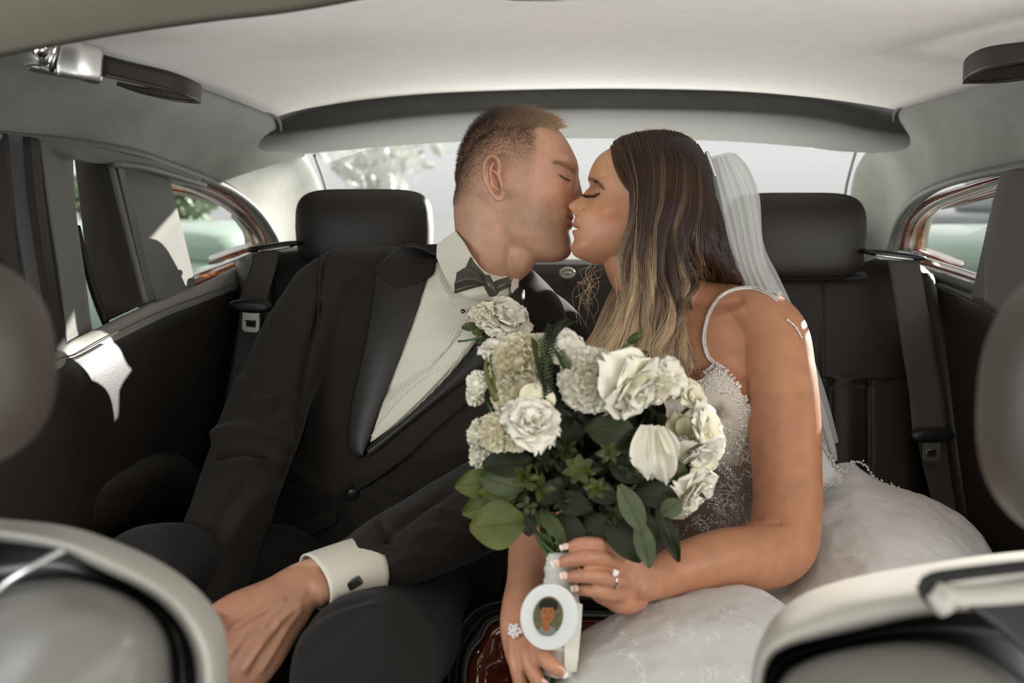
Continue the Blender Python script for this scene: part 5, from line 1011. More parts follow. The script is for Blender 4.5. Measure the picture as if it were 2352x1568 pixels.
# --- bodice, straps, beads ---
def lace_mat(name, c1, c2, scale, alpha=1.0, thr=.06, trl=0.0, bump=.6, c0=None):
    m = bpy.data.materials.new(name); m.use_nodes = True; t = m.node_tree; b = t.nodes['Principled BSDF']; co = t.nodes.new('ShaderNodeTexCoord')
    nz = t.nodes.new('ShaderNodeTexNoise'); nz.inputs['Scale'].default_value = 14; nz.inputs['Detail'].default_value = 3; t.links.new(co.outputs['Object'], nz.inputs[0])
    ad = t.nodes.new('ShaderNodeMix'); ad.data_type = 'VECTOR'; ad.inputs[0].default_value = .12; t.links.new(co.outputs['Object'], ad.inputs[4]); t.links.new(nz.outputs['Color'], ad.inputs[5])
    v = t.nodes.new('ShaderNodeTexVoronoi'); v.feature = 'DISTANCE_TO_EDGE'; v.inputs['Scale'].default_value = scale; t.links.new(ad.outputs[1], v.inputs['Vector'])
    r = t.nodes.new('ShaderNodeMapRange'); r.inputs[1].default_value = 0; r.inputs[2].default_value = thr; r.inputs[3].default_value = 1; r.inputs[4].default_value = 0; t.links.new(v.outputs['Distance'], r.inputs[0])
    n2 = t.nodes.new('ShaderNodeTexNoise'); n2.inputs['Scale'].default_value = 22; n2.inputs['Detail'].default_value = 6; t.links.new(co.outputs['Object'], n2.inputs[0])
    r2 = t.nodes.new('ShaderNodeMapRange'); r2.inputs[1].default_value = .48; r2.inputs[2].default_value = .58; t.links.new(n2.outputs[0], r2.inputs[0])
    m1 = t.nodes.new('ShaderNodeMath'); m1.operation = 'MULTIPLY'; t.links.new(r.outputs[0], m1.inputs[0]); t.links.new(r2.outputs[0], m1.inputs[1])
    n4 = t.nodes.new('ShaderNodeTexNoise'); n4.inputs['Scale'].default_value = 1400; t.links.new(co.outputs['Object'], n4.inputs[0])
    mx = t.nodes.new('ShaderNodeMix'); mx.data_type = 'RGBA'; t.links.new(m1.outputs[0], mx.inputs[0]); mx.inputs[6].default_value = (*c1, 1)
    if c0 is not None:
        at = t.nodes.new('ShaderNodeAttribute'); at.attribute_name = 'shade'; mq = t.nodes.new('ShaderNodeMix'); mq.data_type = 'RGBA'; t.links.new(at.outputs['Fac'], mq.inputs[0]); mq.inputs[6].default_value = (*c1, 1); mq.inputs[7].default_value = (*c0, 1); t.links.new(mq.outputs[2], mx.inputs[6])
    mx.inputs[7].default_value = (*c2, 1); t.links.new(mx.outputs[2], b.inputs['Base Color'])
    b.inputs['Roughness'].default_value = .85; b.inputs['Sheen Weight'].default_value = .25
    a2 = t.nodes.new('ShaderNodeMath'); a2.operation = 'ADD'; t.links.new(m1.outputs[0], a2.inputs[0]); t.links.new(n4.outputs[0], a2.inputs[1])
    bp = t.nodes.new('ShaderNodeBump'); bp.inputs['Strength'].default_value = bump; bp.inputs['Distance'].default_value = .0008; t.links.new(a2.outputs[0], bp.inputs['Height']); t.links.new(bp.outputs[0], b.inputs['Normal'])
    return m
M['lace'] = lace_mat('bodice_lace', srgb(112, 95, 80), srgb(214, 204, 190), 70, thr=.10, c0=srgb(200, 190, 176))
M['tulle'] = lace_mat('skirt_tulle', srgb(220, 218, 214), srgb(232, 232, 230), 42, thr=.05)
M['bead'] = mat('crystal_bead', (.80, .79, .76), .12, .55, spec=.9)
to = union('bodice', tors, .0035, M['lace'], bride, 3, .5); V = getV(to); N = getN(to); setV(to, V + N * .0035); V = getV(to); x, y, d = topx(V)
topl = np.interp(x, [1380, 1470, 1560, 1600, 1645, 1668, 1692, 1720, 1780, 1900], [930, 930, 910, 874, 836, 850, 880, 925, 980, 1010]); keep = (y > topl) & (y < 1330)
import bmesh
bm = bmesh.new(); bm.from_mesh(to.data); bm.verts.ensure_lookup_table(); bmesh.ops.delete(bm, geom=[v for v in bm.verts if not keep[v.index]], context='VERTS'); bm.to_mesh(to.data); bm.free(); mod(to, 'SOLIDIFY', thickness=.0015, offset=1)
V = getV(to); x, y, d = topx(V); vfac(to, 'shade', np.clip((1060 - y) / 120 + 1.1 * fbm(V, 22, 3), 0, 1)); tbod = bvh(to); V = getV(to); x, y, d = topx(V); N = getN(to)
vis = (N @ np.array((0, CP, -SP)) < -.05)
pat = np.array([abs(noise.fractal(Vector((p[0] * 16, p[1] * 16, p[2] * 16)), 1.0, 2.0, 2)) for p in V])
arcs = np.minimum.reduce([dline(x, y, q) for q in ([(1600, 900), (1650, 890), (1700, 930), (1712, 1000)], [(1630, 1000), (1670, 985), (1700, 1010), (1700, 1060)], [(1655, 1070), (1690, 1100), (1700, 1150), (1670, 1200), (1640, 1190)], [(1640, 1140), (1660, 1180), (1690, 1190)], [(1600, 1195), (1640, 1230), (1660, 1250)], [(1655, 1040), (1690, 1030), (1720, 1050)], [(1640, 850), (1610, 880), (1580, 905)], [(1650, 845), (1690, 885), (1715, 940)])])
w = vis * (y > topl[0] * 0 + np.interp(x, [1380, 1560, 1600, 1645, 1668, 1692, 1720, 1780], [930, 914, 878, 842, 856, 886, 930, 990])) * (1.0 * (arcs < 11) + .5 * (pat < .05) + .9 * (y < 905) * np.clip((905 - y) / 60, 0, 1) + .04) * (x > 1520); idx = rng.choice(len(V), 3400, p=w / w.sum()); mb = MB()
for i in idx: mb.ball(V[i] + N[i] * .0012, rng.choice([.0008, .0010, .0013, .0017], p=[.35, .35, .22, .08]), 6, 4)
o = mb.build('bodice_beads', M['bead'], bride, False); o['kind'] = 'stuff'
def beads(tree, pts, n, r, off=.0015, fb=1.4, name='beaded_strap', two=True):
    q = arc(np.array([(a, b, 0.) for a, b in pts]), n)[:, :2]; W3 = [hit(tree, a, b, off, fb) for a, b in q]; W3 = np.array(W3); mb = MB()
    T, N_, B_ = frames(W3, up=(0, -1, 0))
    for i in range(n):
        if two: mb.ball(W3[i] + B_[i] * r * .9, r, 8, 6); mb.ball(W3[i] - B_[i] * r * .9, r, 8, 6)
        else: mb.ball(W3[i], r * (1.5 if i % 4 == 0 else 1), 8, 6)
    mb.tube(W3[::3], r * .5, 6); return mb.build(name, M['bead'], bride, False)
beads(tw, [(1645, 838), (1626, 818), (1617, 782), (1622, 742), (1636, 706), (1658, 680), (1690, 666), (1730, 664), (1760, 674), (1785, 690)], 84, .0017)
beads(tw, [(1808, 736), (1826, 752), (1840, 776)], 16, .0015, two=False)
beads(tbod, [(1545, 914), (1575, 896), (1602, 874), (1626, 850), (1645, 838), (1668, 852), (1692, 882), (1712, 915), (1726, 960), (1734, 1010)], 110, .0016, .002, 1.4, 'neckline_beads')
# --- skirt ---
G = [[(1500, 1420, 1.40), (1640, 1420, 1.42), (1760, 1400, 1.46), (1840, 1300, 1.52), (1890, 1180, 1.62), (1950, 1120, 1.66), (2040, 1170, 1.66), (2130, 1200, 1.62), (2220, 1260, 1.58), (2300, 1350, 1.52), (2360, 1460, 1.45)],
     [(1500, 1370, 1.36), (1640, 1365, 1.38), (1760, 1340, 1.42), (1830, 1230, 1.48), (1870, 1105, 1.57), (1945, 1062, 1.60), (2030, 1116, 1.60), (2130, 1146, 1.55), (2215, 1192, 1.49), (2275, 1262, 1.44), (2330, 1360, 1.40)],
     [(1480, 1400, 1.28), (1620, 1400, 1.30), (1750, 1372, 1.33), (1830, 1290, 1.38), (1885, 1180, 1.45), (1960, 1130, 1.49), (2050, 1150, 1.48), (2140, 1180, 1.44), (2220, 1240, 1.39), (2290, 1310, 1.36), (2345, 1420, 1.34)],
     [(1470, 1460, 1.20), (1620, 1450, 1.21), (1750, 1420, 1.23), (1840, 1370, 1.26), (1910, 1290, 1.31), (1990, 1240, 1.33), (2080, 1250, 1.32), (2170, 1280, 1.30), (2240, 1320, 1.28), (2310, 1390, 1.26), (2360, 1480, 1.26)],
     [(1460, 1560, 1.12), (1620, 1550, 1.12), (1750, 1520, 1.13), (1860, 1480, 1.15), (1940, 1430, 1.17), (2020, 1390, 1.18), (2100, 1390, 1.18), (2180, 1400, 1.17), (2260, 1430, 1.16), (2330, 1480, 1.16), (2390, 1560, 1.16)],
     [(1450, 1700, 1.04), (1620, 1700, 1.04), (1750, 1700, 1.04), (1880, 1690, 1.05), (1980, 1660, 1.05), (2060, 1640, 1.05), (2130, 1640, 1.05), (2200, 1650, 1.05), (2280, 1660, 1.05), (2350, 1680, 1.05), (2420, 1700, 1.06)],
     [(1450, 2050, 1.06), (1620, 2050, 1.06), (1750, 2050, 1.06), (1880, 2050, 1.06), (1980, 2050, 1.06), (2060, 2050, 1.06), (2130, 2050, 1.06), (2200, 2050, 1.06), (2280, 2050, 1.06), (2350, 2050, 1.06), (2420, 2050, 1.06)]]
V = gridup(np.array([PP(r) for r in G]), 110, 150); sk = sheet('skirt', V, M['tulle'], bride, .002, 1); noise_disp(sk, .006, 11, (1, .6, 1), 4, 3); noise_disp(sk, .0015, 60, seed=8, octs=2)
G2 = [[(1150, 1720, 1.30), (1240, 1620, 1.30), (1300, 1540, 1.30), (1400, 1480, 1.28), (1510, 1430, 1.28), (1620, 1405, 1.30), (1715, 1400, 1.30), (1800, 1440, 1.28), (1860, 1520, 1.24)],
      [(1170, 1640, 1.16), (1240, 1560, 1.15), (1310, 1468, 1.145), (1400, 1416, 1.145), (1510, 1374, 1.165), (1620, 1346, 1.19), (1715, 1342, 1.20), (1795, 1378, 1.19), (1850, 1450, 1.15)],
      [(1180, 1620, 1.11), (1250, 1560, 1.10), (1325, 1490, 1.095), (1410, 1440, 1.09), (1515, 1405, 1.10), (1620, 1385, 1.12), (1712, 1385, 1.13), (1785, 1420, 1.13), (1835, 1480, 1.10)],
      [(1190, 1660, 1.07), (1270, 1610, 1.05), (1350, 1560, 1.04), (1440, 1520, 1.03), (1540, 1490, 1.03), (1630, 1475, 1.05), (1710, 1475, 1.06), (1775, 1500, 1.07), (1820, 1550, 1.05)],
      [(1200, 1760, 1.04), (1290, 1740, 1.01), (1380, 1720, 1.0), (1470, 1700, .99), (1560, 1680, .99), (1640, 1670, .99), (1710, 1670, 1.0), (1770, 1680, 1.01), (1820, 1700, 1.0)],
      [(1200, 2100, 1.05), (1290, 2100, 1.03), (1380, 2100, 1.02), (1470, 2100, 1.0), (1560, 2100, 1.0), (1640, 2100, 1.0), (1710, 2100, 1.0), (1770, 2100, 1.02), (1820, 2100, 1.02)]]
V = gridup(np.array([PP(r) for r in G2]), 100, 120); s2 = sheet('skirt_front', V, lace_mat('skirt_front_tulle', srgb(198, 195, 190), srgb(222, 221, 218), 42, thr=.05), bride, .002, 1); noise_disp(s2, .005, 12, (.5, 1, 1.6), 14, 3); noise_disp(s2, .0012, 60, seed=3, octs=2)
# scalloped beaded hem of the bodice at the hip and back of the dress behind the arm
bk = np.stack([arc(PP([(1870, 1000, 1.50), (1895, 1028, 1.50), (1915, 1060, 1.50), (1935, 1090, 1.49)]), 20), arc(PP([(1860, 1120, 1.42), (1880, 1120, 1.44), (1905, 1110, 1.46), (1935, 1100, 1.47)]), 20)])
sheet('back_panel', np.stack([cat(bk[:, j], 8) for j in range(20)], 1), M['tulle'], bride, .002, 1)
def bead_line(pts, n, r, name, jit=0.0008):
    q = arc(PP(pts), n); mb = MB()
    for i in range(n): mb.ball(q[i] + rng.normal(0, jit, 3), r * rng.uniform(.8, 1.3), 8, 6)
    return mb.build(name, M['bead'], bride, False)
bead_line([(1880, 1008, 1.49), (1900, 1035, 1.49), (1920, 1066, 1.49), (1932, 1080, 1.485), (1948, 1076, 1.545), (1960, 1060, 1.575), (1985, 1064, 1.585), (2003, 1090, 1.583), (2030, 1108, 1.58), (2062, 1120, 1.57)], 95, .0019, 'beaded_edge', .0012)
bead_line([(1884, 1116, 1.42), (1910, 1112, 1.44), (1940, 1100, 1.46)], 30, .0018, 'beaded_edge', .002)

# --- hair ---
HG = [[(1409, 328, 1.446), (1427, 372, 1.408), (1449, 428, 1.394), (1448, 500, 1.391), (1432, 580, 1.396), (1432, 660, 1.388), (1418, 740, 1.378), (1400, 810, 1.37), (1392, 870, 1.36)],
      [(1430, 316, 1.448), (1444, 366, 1.410), (1458, 430, 1.395), (1456, 510, 1.39), (1446, 590, 1.388), (1452, 670, 1.378), (1448, 745, 1.37), (1436, 815, 1.362), (1430, 880, 1.355)],
      [(1460, 307, 1.445), (1474, 360, 1.405), (1478, 430, 1.390), (1472, 515, 1.385), (1468, 600, 1.382), (1482, 680, 1.372), (1478, 755, 1.365), (1470, 820, 1.36), (1474, 890, 1.355)],
      [(1490, 303, 1.445), (1508, 360, 1.402), (1508, 440, 1.388), (1494, 525, 1.382), (1492, 610, 1.380), (1512, 685, 1.370), (1512, 755, 1.366), (1502, 820, 1.362), (1520, 890, 1.358)],
      [(1515, 302, 1.447), (1542, 362, 1.404), (1540, 450, 1.39), (1520, 540, 1.386), (1524, 620, 1.384), (1546, 685, 1.378), (1548, 745, 1.374), (1530, 800, 1.37), (1560, 870, 1.37)],
      [(1540, 304, 1.45), (1572, 366, 1.412), (1574, 455, 1.40), (1554, 540, 1.396), (1560, 610, 1.395), (1582, 650, 1.40), (1560, 700, 1.395), (1556, 760, 1.385), (1575, 830, 1.38)],
      [(1560, 309, 1.455), (1596, 375, 1.425), (1602, 460, 1.415), (1592, 530, 1.41), (1592, 580, 1.42), (1606, 612, 1.44), (1620, 640, 1.49), (1630, 660, 1.53), (1640, 680, 1.56)],
      [(1580, 318, 1.465), (1616, 392, 1.445), (1628, 470, 1.44), (1632, 535, 1.435), (1640, 580, 1.44), (1655, 614, 1.455), (1668, 640, 1.48), (1676, 660, 1.52), (1680, 680, 1.55)],
      [(1596, 330, 1.485), (1630, 410, 1.475), (1642, 480, 1.47), (1652, 540, 1.465), (1662, 580, 1.47), (1676, 610, 1.475), (1690, 640, 1.49), (1698, 660, 1.52), (1704, 680, 1.55)]]
HGc = np.array([cat(PP(g), 30) for g in HG])
hd_dark = np.array(srgb(66, 48, 38)); hd_mid = np.array(srgb(118, 92, 70)); hd_blond = np.array(srgb(206, 180, 144))
def hair_at(g):
    i = min(int(g), len(HGc) - 2); f = g - i
    if i == 5: f = (f + (round(f) - f) * np.clip((np.linspace(0, 1, 30) - .45) / .2, 0, 1))[:, None]
    return HGc[i] * (1 - f) + HGc[i + 1] * f
S = []; T = []; tt = np.linspace(0, 1, 30)
for k in range(15000):
    g = rng.random() * (len(HGc) - 1); cl = math.floor(g * 5.5) ; crd = random.Random(cl * 13 + 5); ph, am, fq = crd.uniform(0, 6.3), crd.uniform(.3, 1), crd.uniform(1.6, 2.5)
    gc = (cl + .5) / 5.5; pull = .55 * tt ** 1.2; base = hair_at(g) * (1 - pull[:, None]) + hair_at(min(gc, len(HGc) - 1.001)) * pull[:, None]
    dep = rng.random() ** 1.5; lift = .013 * (1 - dep) * (.35 + .65 * np.sin(np.pi * np.clip(tt * 1.3, 0, 1)))
    wave = np.sin(tt * 6.28 * fq + ph + rng.normal(0, .25)) * .0110 * am * np.clip((tt - .3) / .4, 0, 1); wz = np.cos(tt * 6.28 * fq + ph) * .011 * am * np.clip((tt - .25) / .4, 0, 1)
    s_ = base.copy(); s_[:, 0] += wave + rng.normal(0, .0018) * (.3 + tt); s_[:, 1] += -lift + wz + rng.normal(0, .0015); s_[:, 2] += rng.normal(0, .0012)
    if rng.random() < .03: s_ += np.outer(tt ** 1.5, rng.normal(0, .01, 3))
    S.append(s_); gy = g / 8; hb = crd.uniform(-.2, .25)
    lt = np.clip((tt - (.30 + .35 * gy)) / .35 + hb + rng.normal(0, .15), 0, 1); bl2 = lt * (1 - .55 * gy)
    streak = 1 if crd.random() < .22 else 0; bl2 = np.clip(bl2 + streak * .5 * np.clip(tt * 3, 0, 1), 0, 1)
    c = hd_dark * (1 - np.clip(bl2 * 2, 0, 1))[:, None] + hd_mid * (np.clip(bl2 * 2, 0, 1) - np.clip(bl2 * 2 - 1, 0, 1))[:, None] + hd_blond * np.clip(bl2 * 2 - 1, 0, 1)[:, None]
    T.append(c * rng.uniform(.75, 1.25))
hair_curves('long_wavy_hair', S, np.array(T, np.float32), .00028, .00016, M['hair'], bride)
# scalp mass below the strands
hm = []
for i in range(1, len(HG)):
    q = HGc[i] + np.array((0.004, .012, 0)); hm.append(tubeV(q[::2], np.interp(np.linspace(0, 1, 15), [0, .15, .6, 1], [.004, .010, .011, .009]), 12, up=(0, 0, 1) if False else None, r2=np.interp(np.linspace(0, 1, 15), [0, .15, .6, 1], [.006, .010, .010, .008])))
capV, capf = head_mesh((308, 600), [(308, 1490), (316, 1458), (326, 1436), (345, 1446), (380, 1462), (430, 1480), (520, 1480), (600, 1462)], [(308, 1535), (316, 1566), (332, 1594), (360, 1617), (400, 1632), (450, 1636), (500, 1640), (560, 1640), (600, 1630)], [(308, 1515), (350, 1505), (600, 1540)], [(308, .004), (312, .022), (322, .042), (345, .062), (380, .075), (430, .079), (500, .076), (560, .066), (600, .05)], [(308, 0), (600, 0)], [(308, .01), (600, .01)], 1.478, [(308, 2.2), (600, 2.2)], [], rows=80, n=80)
hm.append((capV, capf))
hmo = union('hair_mass', hm, .003, None, bride, 3, .5)
M['hair_under'] = mat('under_hair', srgb(44, 32, 25), .6, bump=1.0, bscale=60, bdist=.003, stretch=(6, 6, .6)); hmo.data.materials.append(M['hair_under'])
# far side lengths between the faces, backlit, and loose curls
S = []; T = []
FG = [[(1452, 590, 1.50), (1420, 650, 1.49), (1392, 710, 1.47), (1362, 770, 1.45), (1342, 830, 1.43), (1330, 880, 1.42)], [(1470, 620, 1.45), (1445, 680, 1.43), (1420, 740, 1.41), (1396, 800, 1.40), (1380, 860, 1.39), (1370, 900, 1.38)]]
FGc = np.array([cat(PP(g), 26) for g in FG]); t2 = np.linspace(0, 1, 26)
for k in range(3600):
    f = rng.random(); b = FGc[0] * (1 - f) + FGc[1] * f; cl = int(f * 9); crd = random.Random(cl + 77); am = crd.uniform(.4, 1.1); ph = crd.uniform(0, 6.3); s_ = b.copy()
    s_[:, 0] += np.sin(t2 * 11 + ph + rng.normal(0, .3)) * .006 * am * t2 + rng.normal(0, .003) * (.3 + t2); s_[:, 1] += np.cos(t2 * 11 + ph) * .006 * am * t2 + rng.normal(0, .004); S.append(s_)
    c = hd_mid * .8 + np.outer(np.clip(t2 * 1.4 + rng.normal(0, .15), 0, 1), hd_blond * 1.0 - hd_mid * .8); T.append(c * rng.uniform(.8, 1.25))
hair_curves('far_side_hair', S, np.array(T, np.float32), .00026, .00016, M['hair'], bride)
S = []; t3 = np.linspace(0, 1, 40)
for k in range(15):
    x0, y0 = rng.uniform(1345, 1385), rng.uniform(590, 650); x1, y1 = rng.uniform(1322, 1372), rng.uniform(690, 760); nl = rng.uniform(.6, 1.8); ra = rng.uniform(6, 22)
    px = x0 + (x1 - x0) * t3 + ra * np.sin(t3 * 6.28 * nl + rng.uniform(0, 6)) * np.sin(np.pi * t3) - 12 * np.sin(np.pi * t3); py = y0 + (y1 - y0) * t3 + ra * .7 * np.cos(t3 * 6.28 * nl); S.append([P(a, b, 1.46 + .01 * math.sin(k + 4 * c_)) for a, b, c_ in zip(px, py, t3)])
for k in range(60):   # flyaways over the crown
    a = rng.uniform(1400, 1590); y0 = np.interp(a, [1400, 1440, 1500, 1560, 1600], [335, 312, 303, 308, 335]); L = rng.uniform(8, 34); dr = rng.normal(0, 14)
    S.append([P(a + dr * q + 8 * math.sin(q * 3), y0 + 3 - L * math.sin(q * 2.2) * .7, 1.46) for q in t3])
hair_curves('loose_strands', S, np.tile(np.array(srgb(214, 190, 156)), (len(S), 1)), .00024, .00012, M['hair'], bride)
S = []
for k in range(500):  # hair sweeping back from the hairline
    f = rng.random(); a = np.array([(1404 + 14 * f, 338 - 12 * f, 1.444 - .01 * f), (1411 + 20 * f, 372 - 10 * f, 1.416 - .01 * f), (1428 + 18 * f, 412 - 8 * f, 1.398), (1450 + 10 * f, 440, 1.391), (1462 + 8 * f, 470, 1.388)]); q = cat(PP(a), 16); S.append(q + rng.normal(0, .0012, 3) + np.outer(np.linspace(0, 1, 16), rng.normal(0, .002, 3)))
hair_curves('hairline_strands', S, np.tile(np.array(srgb(96, 68, 48)), (len(S), 1)) * rng.uniform(.6, 1.3, (len(S), 1)), .00024, .0001, M['hair'], bride)

# --- veil ---
def veil_mat():
    m = bpy.data.materials.new('veil_tulle'); m.use_nodes = True; t = m.node_tree; t.nodes.clear(); o = t.nodes.new('ShaderNodeOutputMaterial'); tr = t.nodes.new('ShaderNodeBsdfTransparent'); df = t.nodes.new('ShaderNodeBsdfDiffuse'); tl = t.nodes.new('ShaderNodeBsdfTranslucent')
    df.inputs[0].default_value = (.86, .87, .85, 1); tl.inputs[0].default_value = (.86, .87, .85, 1); a = t.nodes.new('ShaderNodeMixShader'); a.inputs[0].default_value = .45; b = t.nodes.new('ShaderNodeMixShader'); b.inputs[0].default_value = .62
    t.links.new(df.outputs[0], a.inputs[1]); t.links.new(tl.outputs[0], a.inputs[2]); t.links.new(tr.outputs[0], b.inputs[1]); t.links.new(a.outputs[0], b.inputs[2]); t.links.new(b.outputs[0], o.inputs[0]); return m
M['veil'] = veil_mat()
def veil(L, R, dd, seed):
    a = arc(PP(L), 90); b = arc(PP(R), 90); nn = 60; V = np.zeros((90, nn, 3))
    for i in range(90):
        u = i / 89
        for j in range(nn):
            t = j / (nn - 1); w_ = .0085 * math.sin(t * 20 + seed + 1.5 * u) * (.4 + .6 * u) + .005 * math.sin(t * 43 + 2 * seed) * math.sin(math.pi * t)
            V[i, j] = a[i] * (1 - t) + b[i] * t + np.array((0, w_ + dd - .03 * math.sin(math.pi * t), 0))
    return V
vo = sheet('veil', veil([(1626, 362, 1.46), (1636, 440, 1.47), (1656, 520, 1.47), (1676, 600, 1.475), (1700, 660, 1.49), (1760, 780, 1.56), (1810, 920, 1.56), (1850, 1040, 1.54)], [(1676, 347, 1.50), (1712, 372, 1.54), (1738, 430, 1.55), (1750, 520, 1.56), (1762, 600, 1.56), (1812, 700, 1.57), (1868, 850, 1.57), (1926, 1050, 1.56)], 0, 0), M['veil'], bride)
vo2 = sheet('veil_underlayer', veil([(1630, 366, 1.49), (1650, 450, 1.50), (1670, 540, 1.51), (1690, 620, 1.52), (1730, 700, 1.54), (1790, 840, 1.59), (1830, 960, 1.59), (1868, 1060, 1.57)], [(1690, 350, 1.54), (1722, 392, 1.58), (1744, 450, 1.59), (1753, 560, 1.60), (1790, 640, 1.60), (1834, 740, 1.61), (1890, 890, 1.61), (1922, 1010, 1.60)], 0, 2.2), M['veil'], bride)
mb = MB()
for i in range(12): mb.ball(P(1624 + i * 1.6, 352 + i * 4.5, 1.455), .0035, 8, 6)
mb.build('veil_comb', M['bead'], bride)
# ================= BOUQUET =================
def petal_mat(name, c1, c2):
    m = mat(name, c1, .6, col2=c2, vscale=30, bump=.15, bscale=120, bdist=.0006, spec=.3); b = m.node_tree.nodes['Principled BSDF']; b.inputs['Subsurface Weight'].default_value = .35; b.inputs['Subsurface Radius'].default_value = (1, .95, .8); b.inputs['Subsurface Scale'].default_value = .006; return m
M['petal'] = petal_mat('white_petal', srgb(228, 224, 204), srgb(243, 240, 226)); M['petal_cream'] = petal_mat('cream_petal', srgb(216, 208, 176), srgb(232, 226, 204)); M['petal_dull'] = petal_mat('dull_petal', srgb(150, 142, 112), srgb(186, 180, 150))
def leaf_mat(name, c1, c2, rough=.4):
    m = mat(name, c1, rough, col2=c2, vscale=22, bump=.2, bscale=150, bdist=.0005, spec=.3); b = m.node_tree.nodes['Principled BSDF']; b.inputs['Subsurface Weight'].default_value = .15; b.inputs['Subsurface Radius'].default_value = (.5, 1, .2); b.inputs['Subsurface Scale'].default_value = .004; return m
M['leaf_dark'] = leaf_mat('dark_leaf', srgb(22, 29, 11), srgb(38, 46, 20), .5); M['leaf_olive'] = leaf_mat('olive_leaf', srgb(70, 76, 30), srgb(98, 104, 50)); M['leaf_grey'] = leaf_mat('grey_green_leaf', srgb(66, 76, 50), srgb(90, 100, 72), .6); M['leaf_mid'] = leaf_mat('mid_leaf', srgb(46, 58, 24), srgb(78, 90, 42)); M['stem'] = leaf_mat('stem_green', srgb(60, 84, 44), srgb(96, 118, 70))
def petal_data(name, m, w=.62, cup=.35, ruf=.05, tipc=.25, notch=0, seed=0, nu=9, nv=10, claw=.35):
    r_ = random.Random(seed); V = []
    for i in range(nv):
        v = i / (nv - 1); wd = w * (claw + (1 - claw) * math.sin(math.pi * min(1, v * .62 + .04)) ) * (1 if v < .8 else math.sqrt(max(.02, 1 - ((v - .8) / .215) ** 2)))
        for j in range(nu):
            u = -1 + 2 * j / (nu - 1); e = ruf * v ** 2 * (math.sin(u * 7 + seed) + .6 * math.sin(u * 15 + seed * 2)) ; z = cup * (u * u) * wd * .8 - tipc * v ** 3 * 1 + cup * .5 * math.sin(v * 2.2) + e
            V.append((u * wd * (1 - .12 * v * abs(u)), v + notch * math.cos(u * 9) * .03 * v - .10 * u * u * v, z))
    me = bpy.data.meshes.new(name); me.from_pydata(V, [], gfaces(nv, nu)); me.polygons.foreach_set('use_smooth', [True] * len(me.polygons)); me.materials.append(m); return me
PET = {k: [petal_data('petal', M[k], w, c, rf, t, 1, sd) for sd, (w, c, rf, t) in enumerate([(.58, .38, .05, .20), (.64, .30, .08, .38), (.52, .42, .04, .10), (.66, .25, .09, .5)])] for k in ('petal', 'petal_cream', 'petal_dull')}
def basis(A):
    A = np.array(A, float); A /= np.linalg.norm(A); u = np.cross(A, (0, 0, 1.0)); 
    if np.linalg.norm(u) < .1: u = np.cross(A, (1.0, 0, 0))
    u /= np.linalg.norm(u); return u, np.cross(u, A), A
def add_petal(me, base, dr, nrm, L, parent, wscale=1.0):
    dr = dr / np.linalg.norm(dr); s_ = np.cross(dr, nrm); s_ /= np.linalg.norm(s_); n_ = np.cross(s_, dr)
    o = bpy.data.objects.new('petal', me); COL.objects.link(o); Mx = Matrix([list(s_ * L * wscale) , list(dr * L), list(n_ * L)]).transposed().to_4x4(); Mx.translation = Vector(base); o.parent = parent; o.matrix_parent_inverse = Matrix.Identity(4) if parent.parent else Matrix.Translation(-Vector(parent.location)); o.matrix_basis = Mx; return o
def bloom(name, px, py, d, rpx, A, parent, n=16, open_=1.0, mk='petal', seed=1, t0=6, t1=84, squash=1.0, wsc=1.0, label=None):
    c = P(px, py, d); r = rpx * d / F; u, v, A = basis(A); g = random.Random(seed); base = c - A * r * .55
    core = MB(); core.ball(c - A * r * .30, (r * .26, r * .26, r * .26), 14, 10); core.tube([c - A * r * .85, c - A * r * .60, c - A * r * .35], np.array((.12, .26, .22)) * r, 12)
    o = core.build(name, M[mk], parent)
    if label: o['label'] = label
    for k in range(n):
        f = (k + .5) / n; t = math.radians(t0 + (t1 - t0) * f ** .9 * open_ + g.uniform(-6, 6)); a = k * 2.39996 + g.uniform(-.25, .25)
        rad = math.cos(a) * u + math.sin(a) * v; dr = A * math.cos(t) + rad * math.sin(t); nn = A * math.sin(t) - rad * math.cos(t)
        L = r * (.80 + .45 * f) * g.uniform(.92, 1.08); add_petal(g.choice(PET[mk]), base + rad * r * .10 * f + A * r * .1 * (1 - f), dr, nn, L, o, wsc)
    return o
def ruffle(name, px, py, d, rpx, A, parent, n=110, mk='petal', seed=1, flat=.75):
    """dense frilled flower: petals joined"""
    c = P(px, py, d); r = rpx * d / F; u, v, A = basis(A); g = random.Random(seed); mb = MB()
    mb.ball(c - A * r * .25, (r * .62, r * .62, r * .62), 18, 12)
    for k in range(n):
        f = (k + .5) / n; th = math.acos(1 - 1.25 * f); a = k * 2.39996; rad = math.cos(a) * u + math.sin(a) * v; dr = A * math.cos(th) * flat + rad * math.sin(th); dr /= np.linalg.norm(dr); side = -math.sin(a) * u + math.cos(a) * v
        nn = np.cross(side, dr); b0 = c - A * r * .2; L = r * g.uniform(.88, 1.06); w = r * g.uniform(.20, .30); tw = g.uniform(-.7, .7); sd = side * math.cos(tw) + nn * math.sin(tw); n2 = nn * math.cos(tw) - side * math.sin(tw); V = []
        for i in range(5):
            vv = .45 + .55 * i / 4
            for j in range(7):
                uu = -1 + j / 3; V.append(b0 + dr * L * (vv - .08 * uu * uu - (.05 * (j % 2) if i == 4 else 0)) + sd * w * uu * (.35 + .65 * (i / 4)) + n2 * w * (.35 * math.sin(uu * 5 + k) * (i / 4) ** 1.2 + .2 * (i / 4) * uu * uu))
        mb.add(V, gfaces(5, 7))
    o = mb.build(name, M[mk], parent); return o
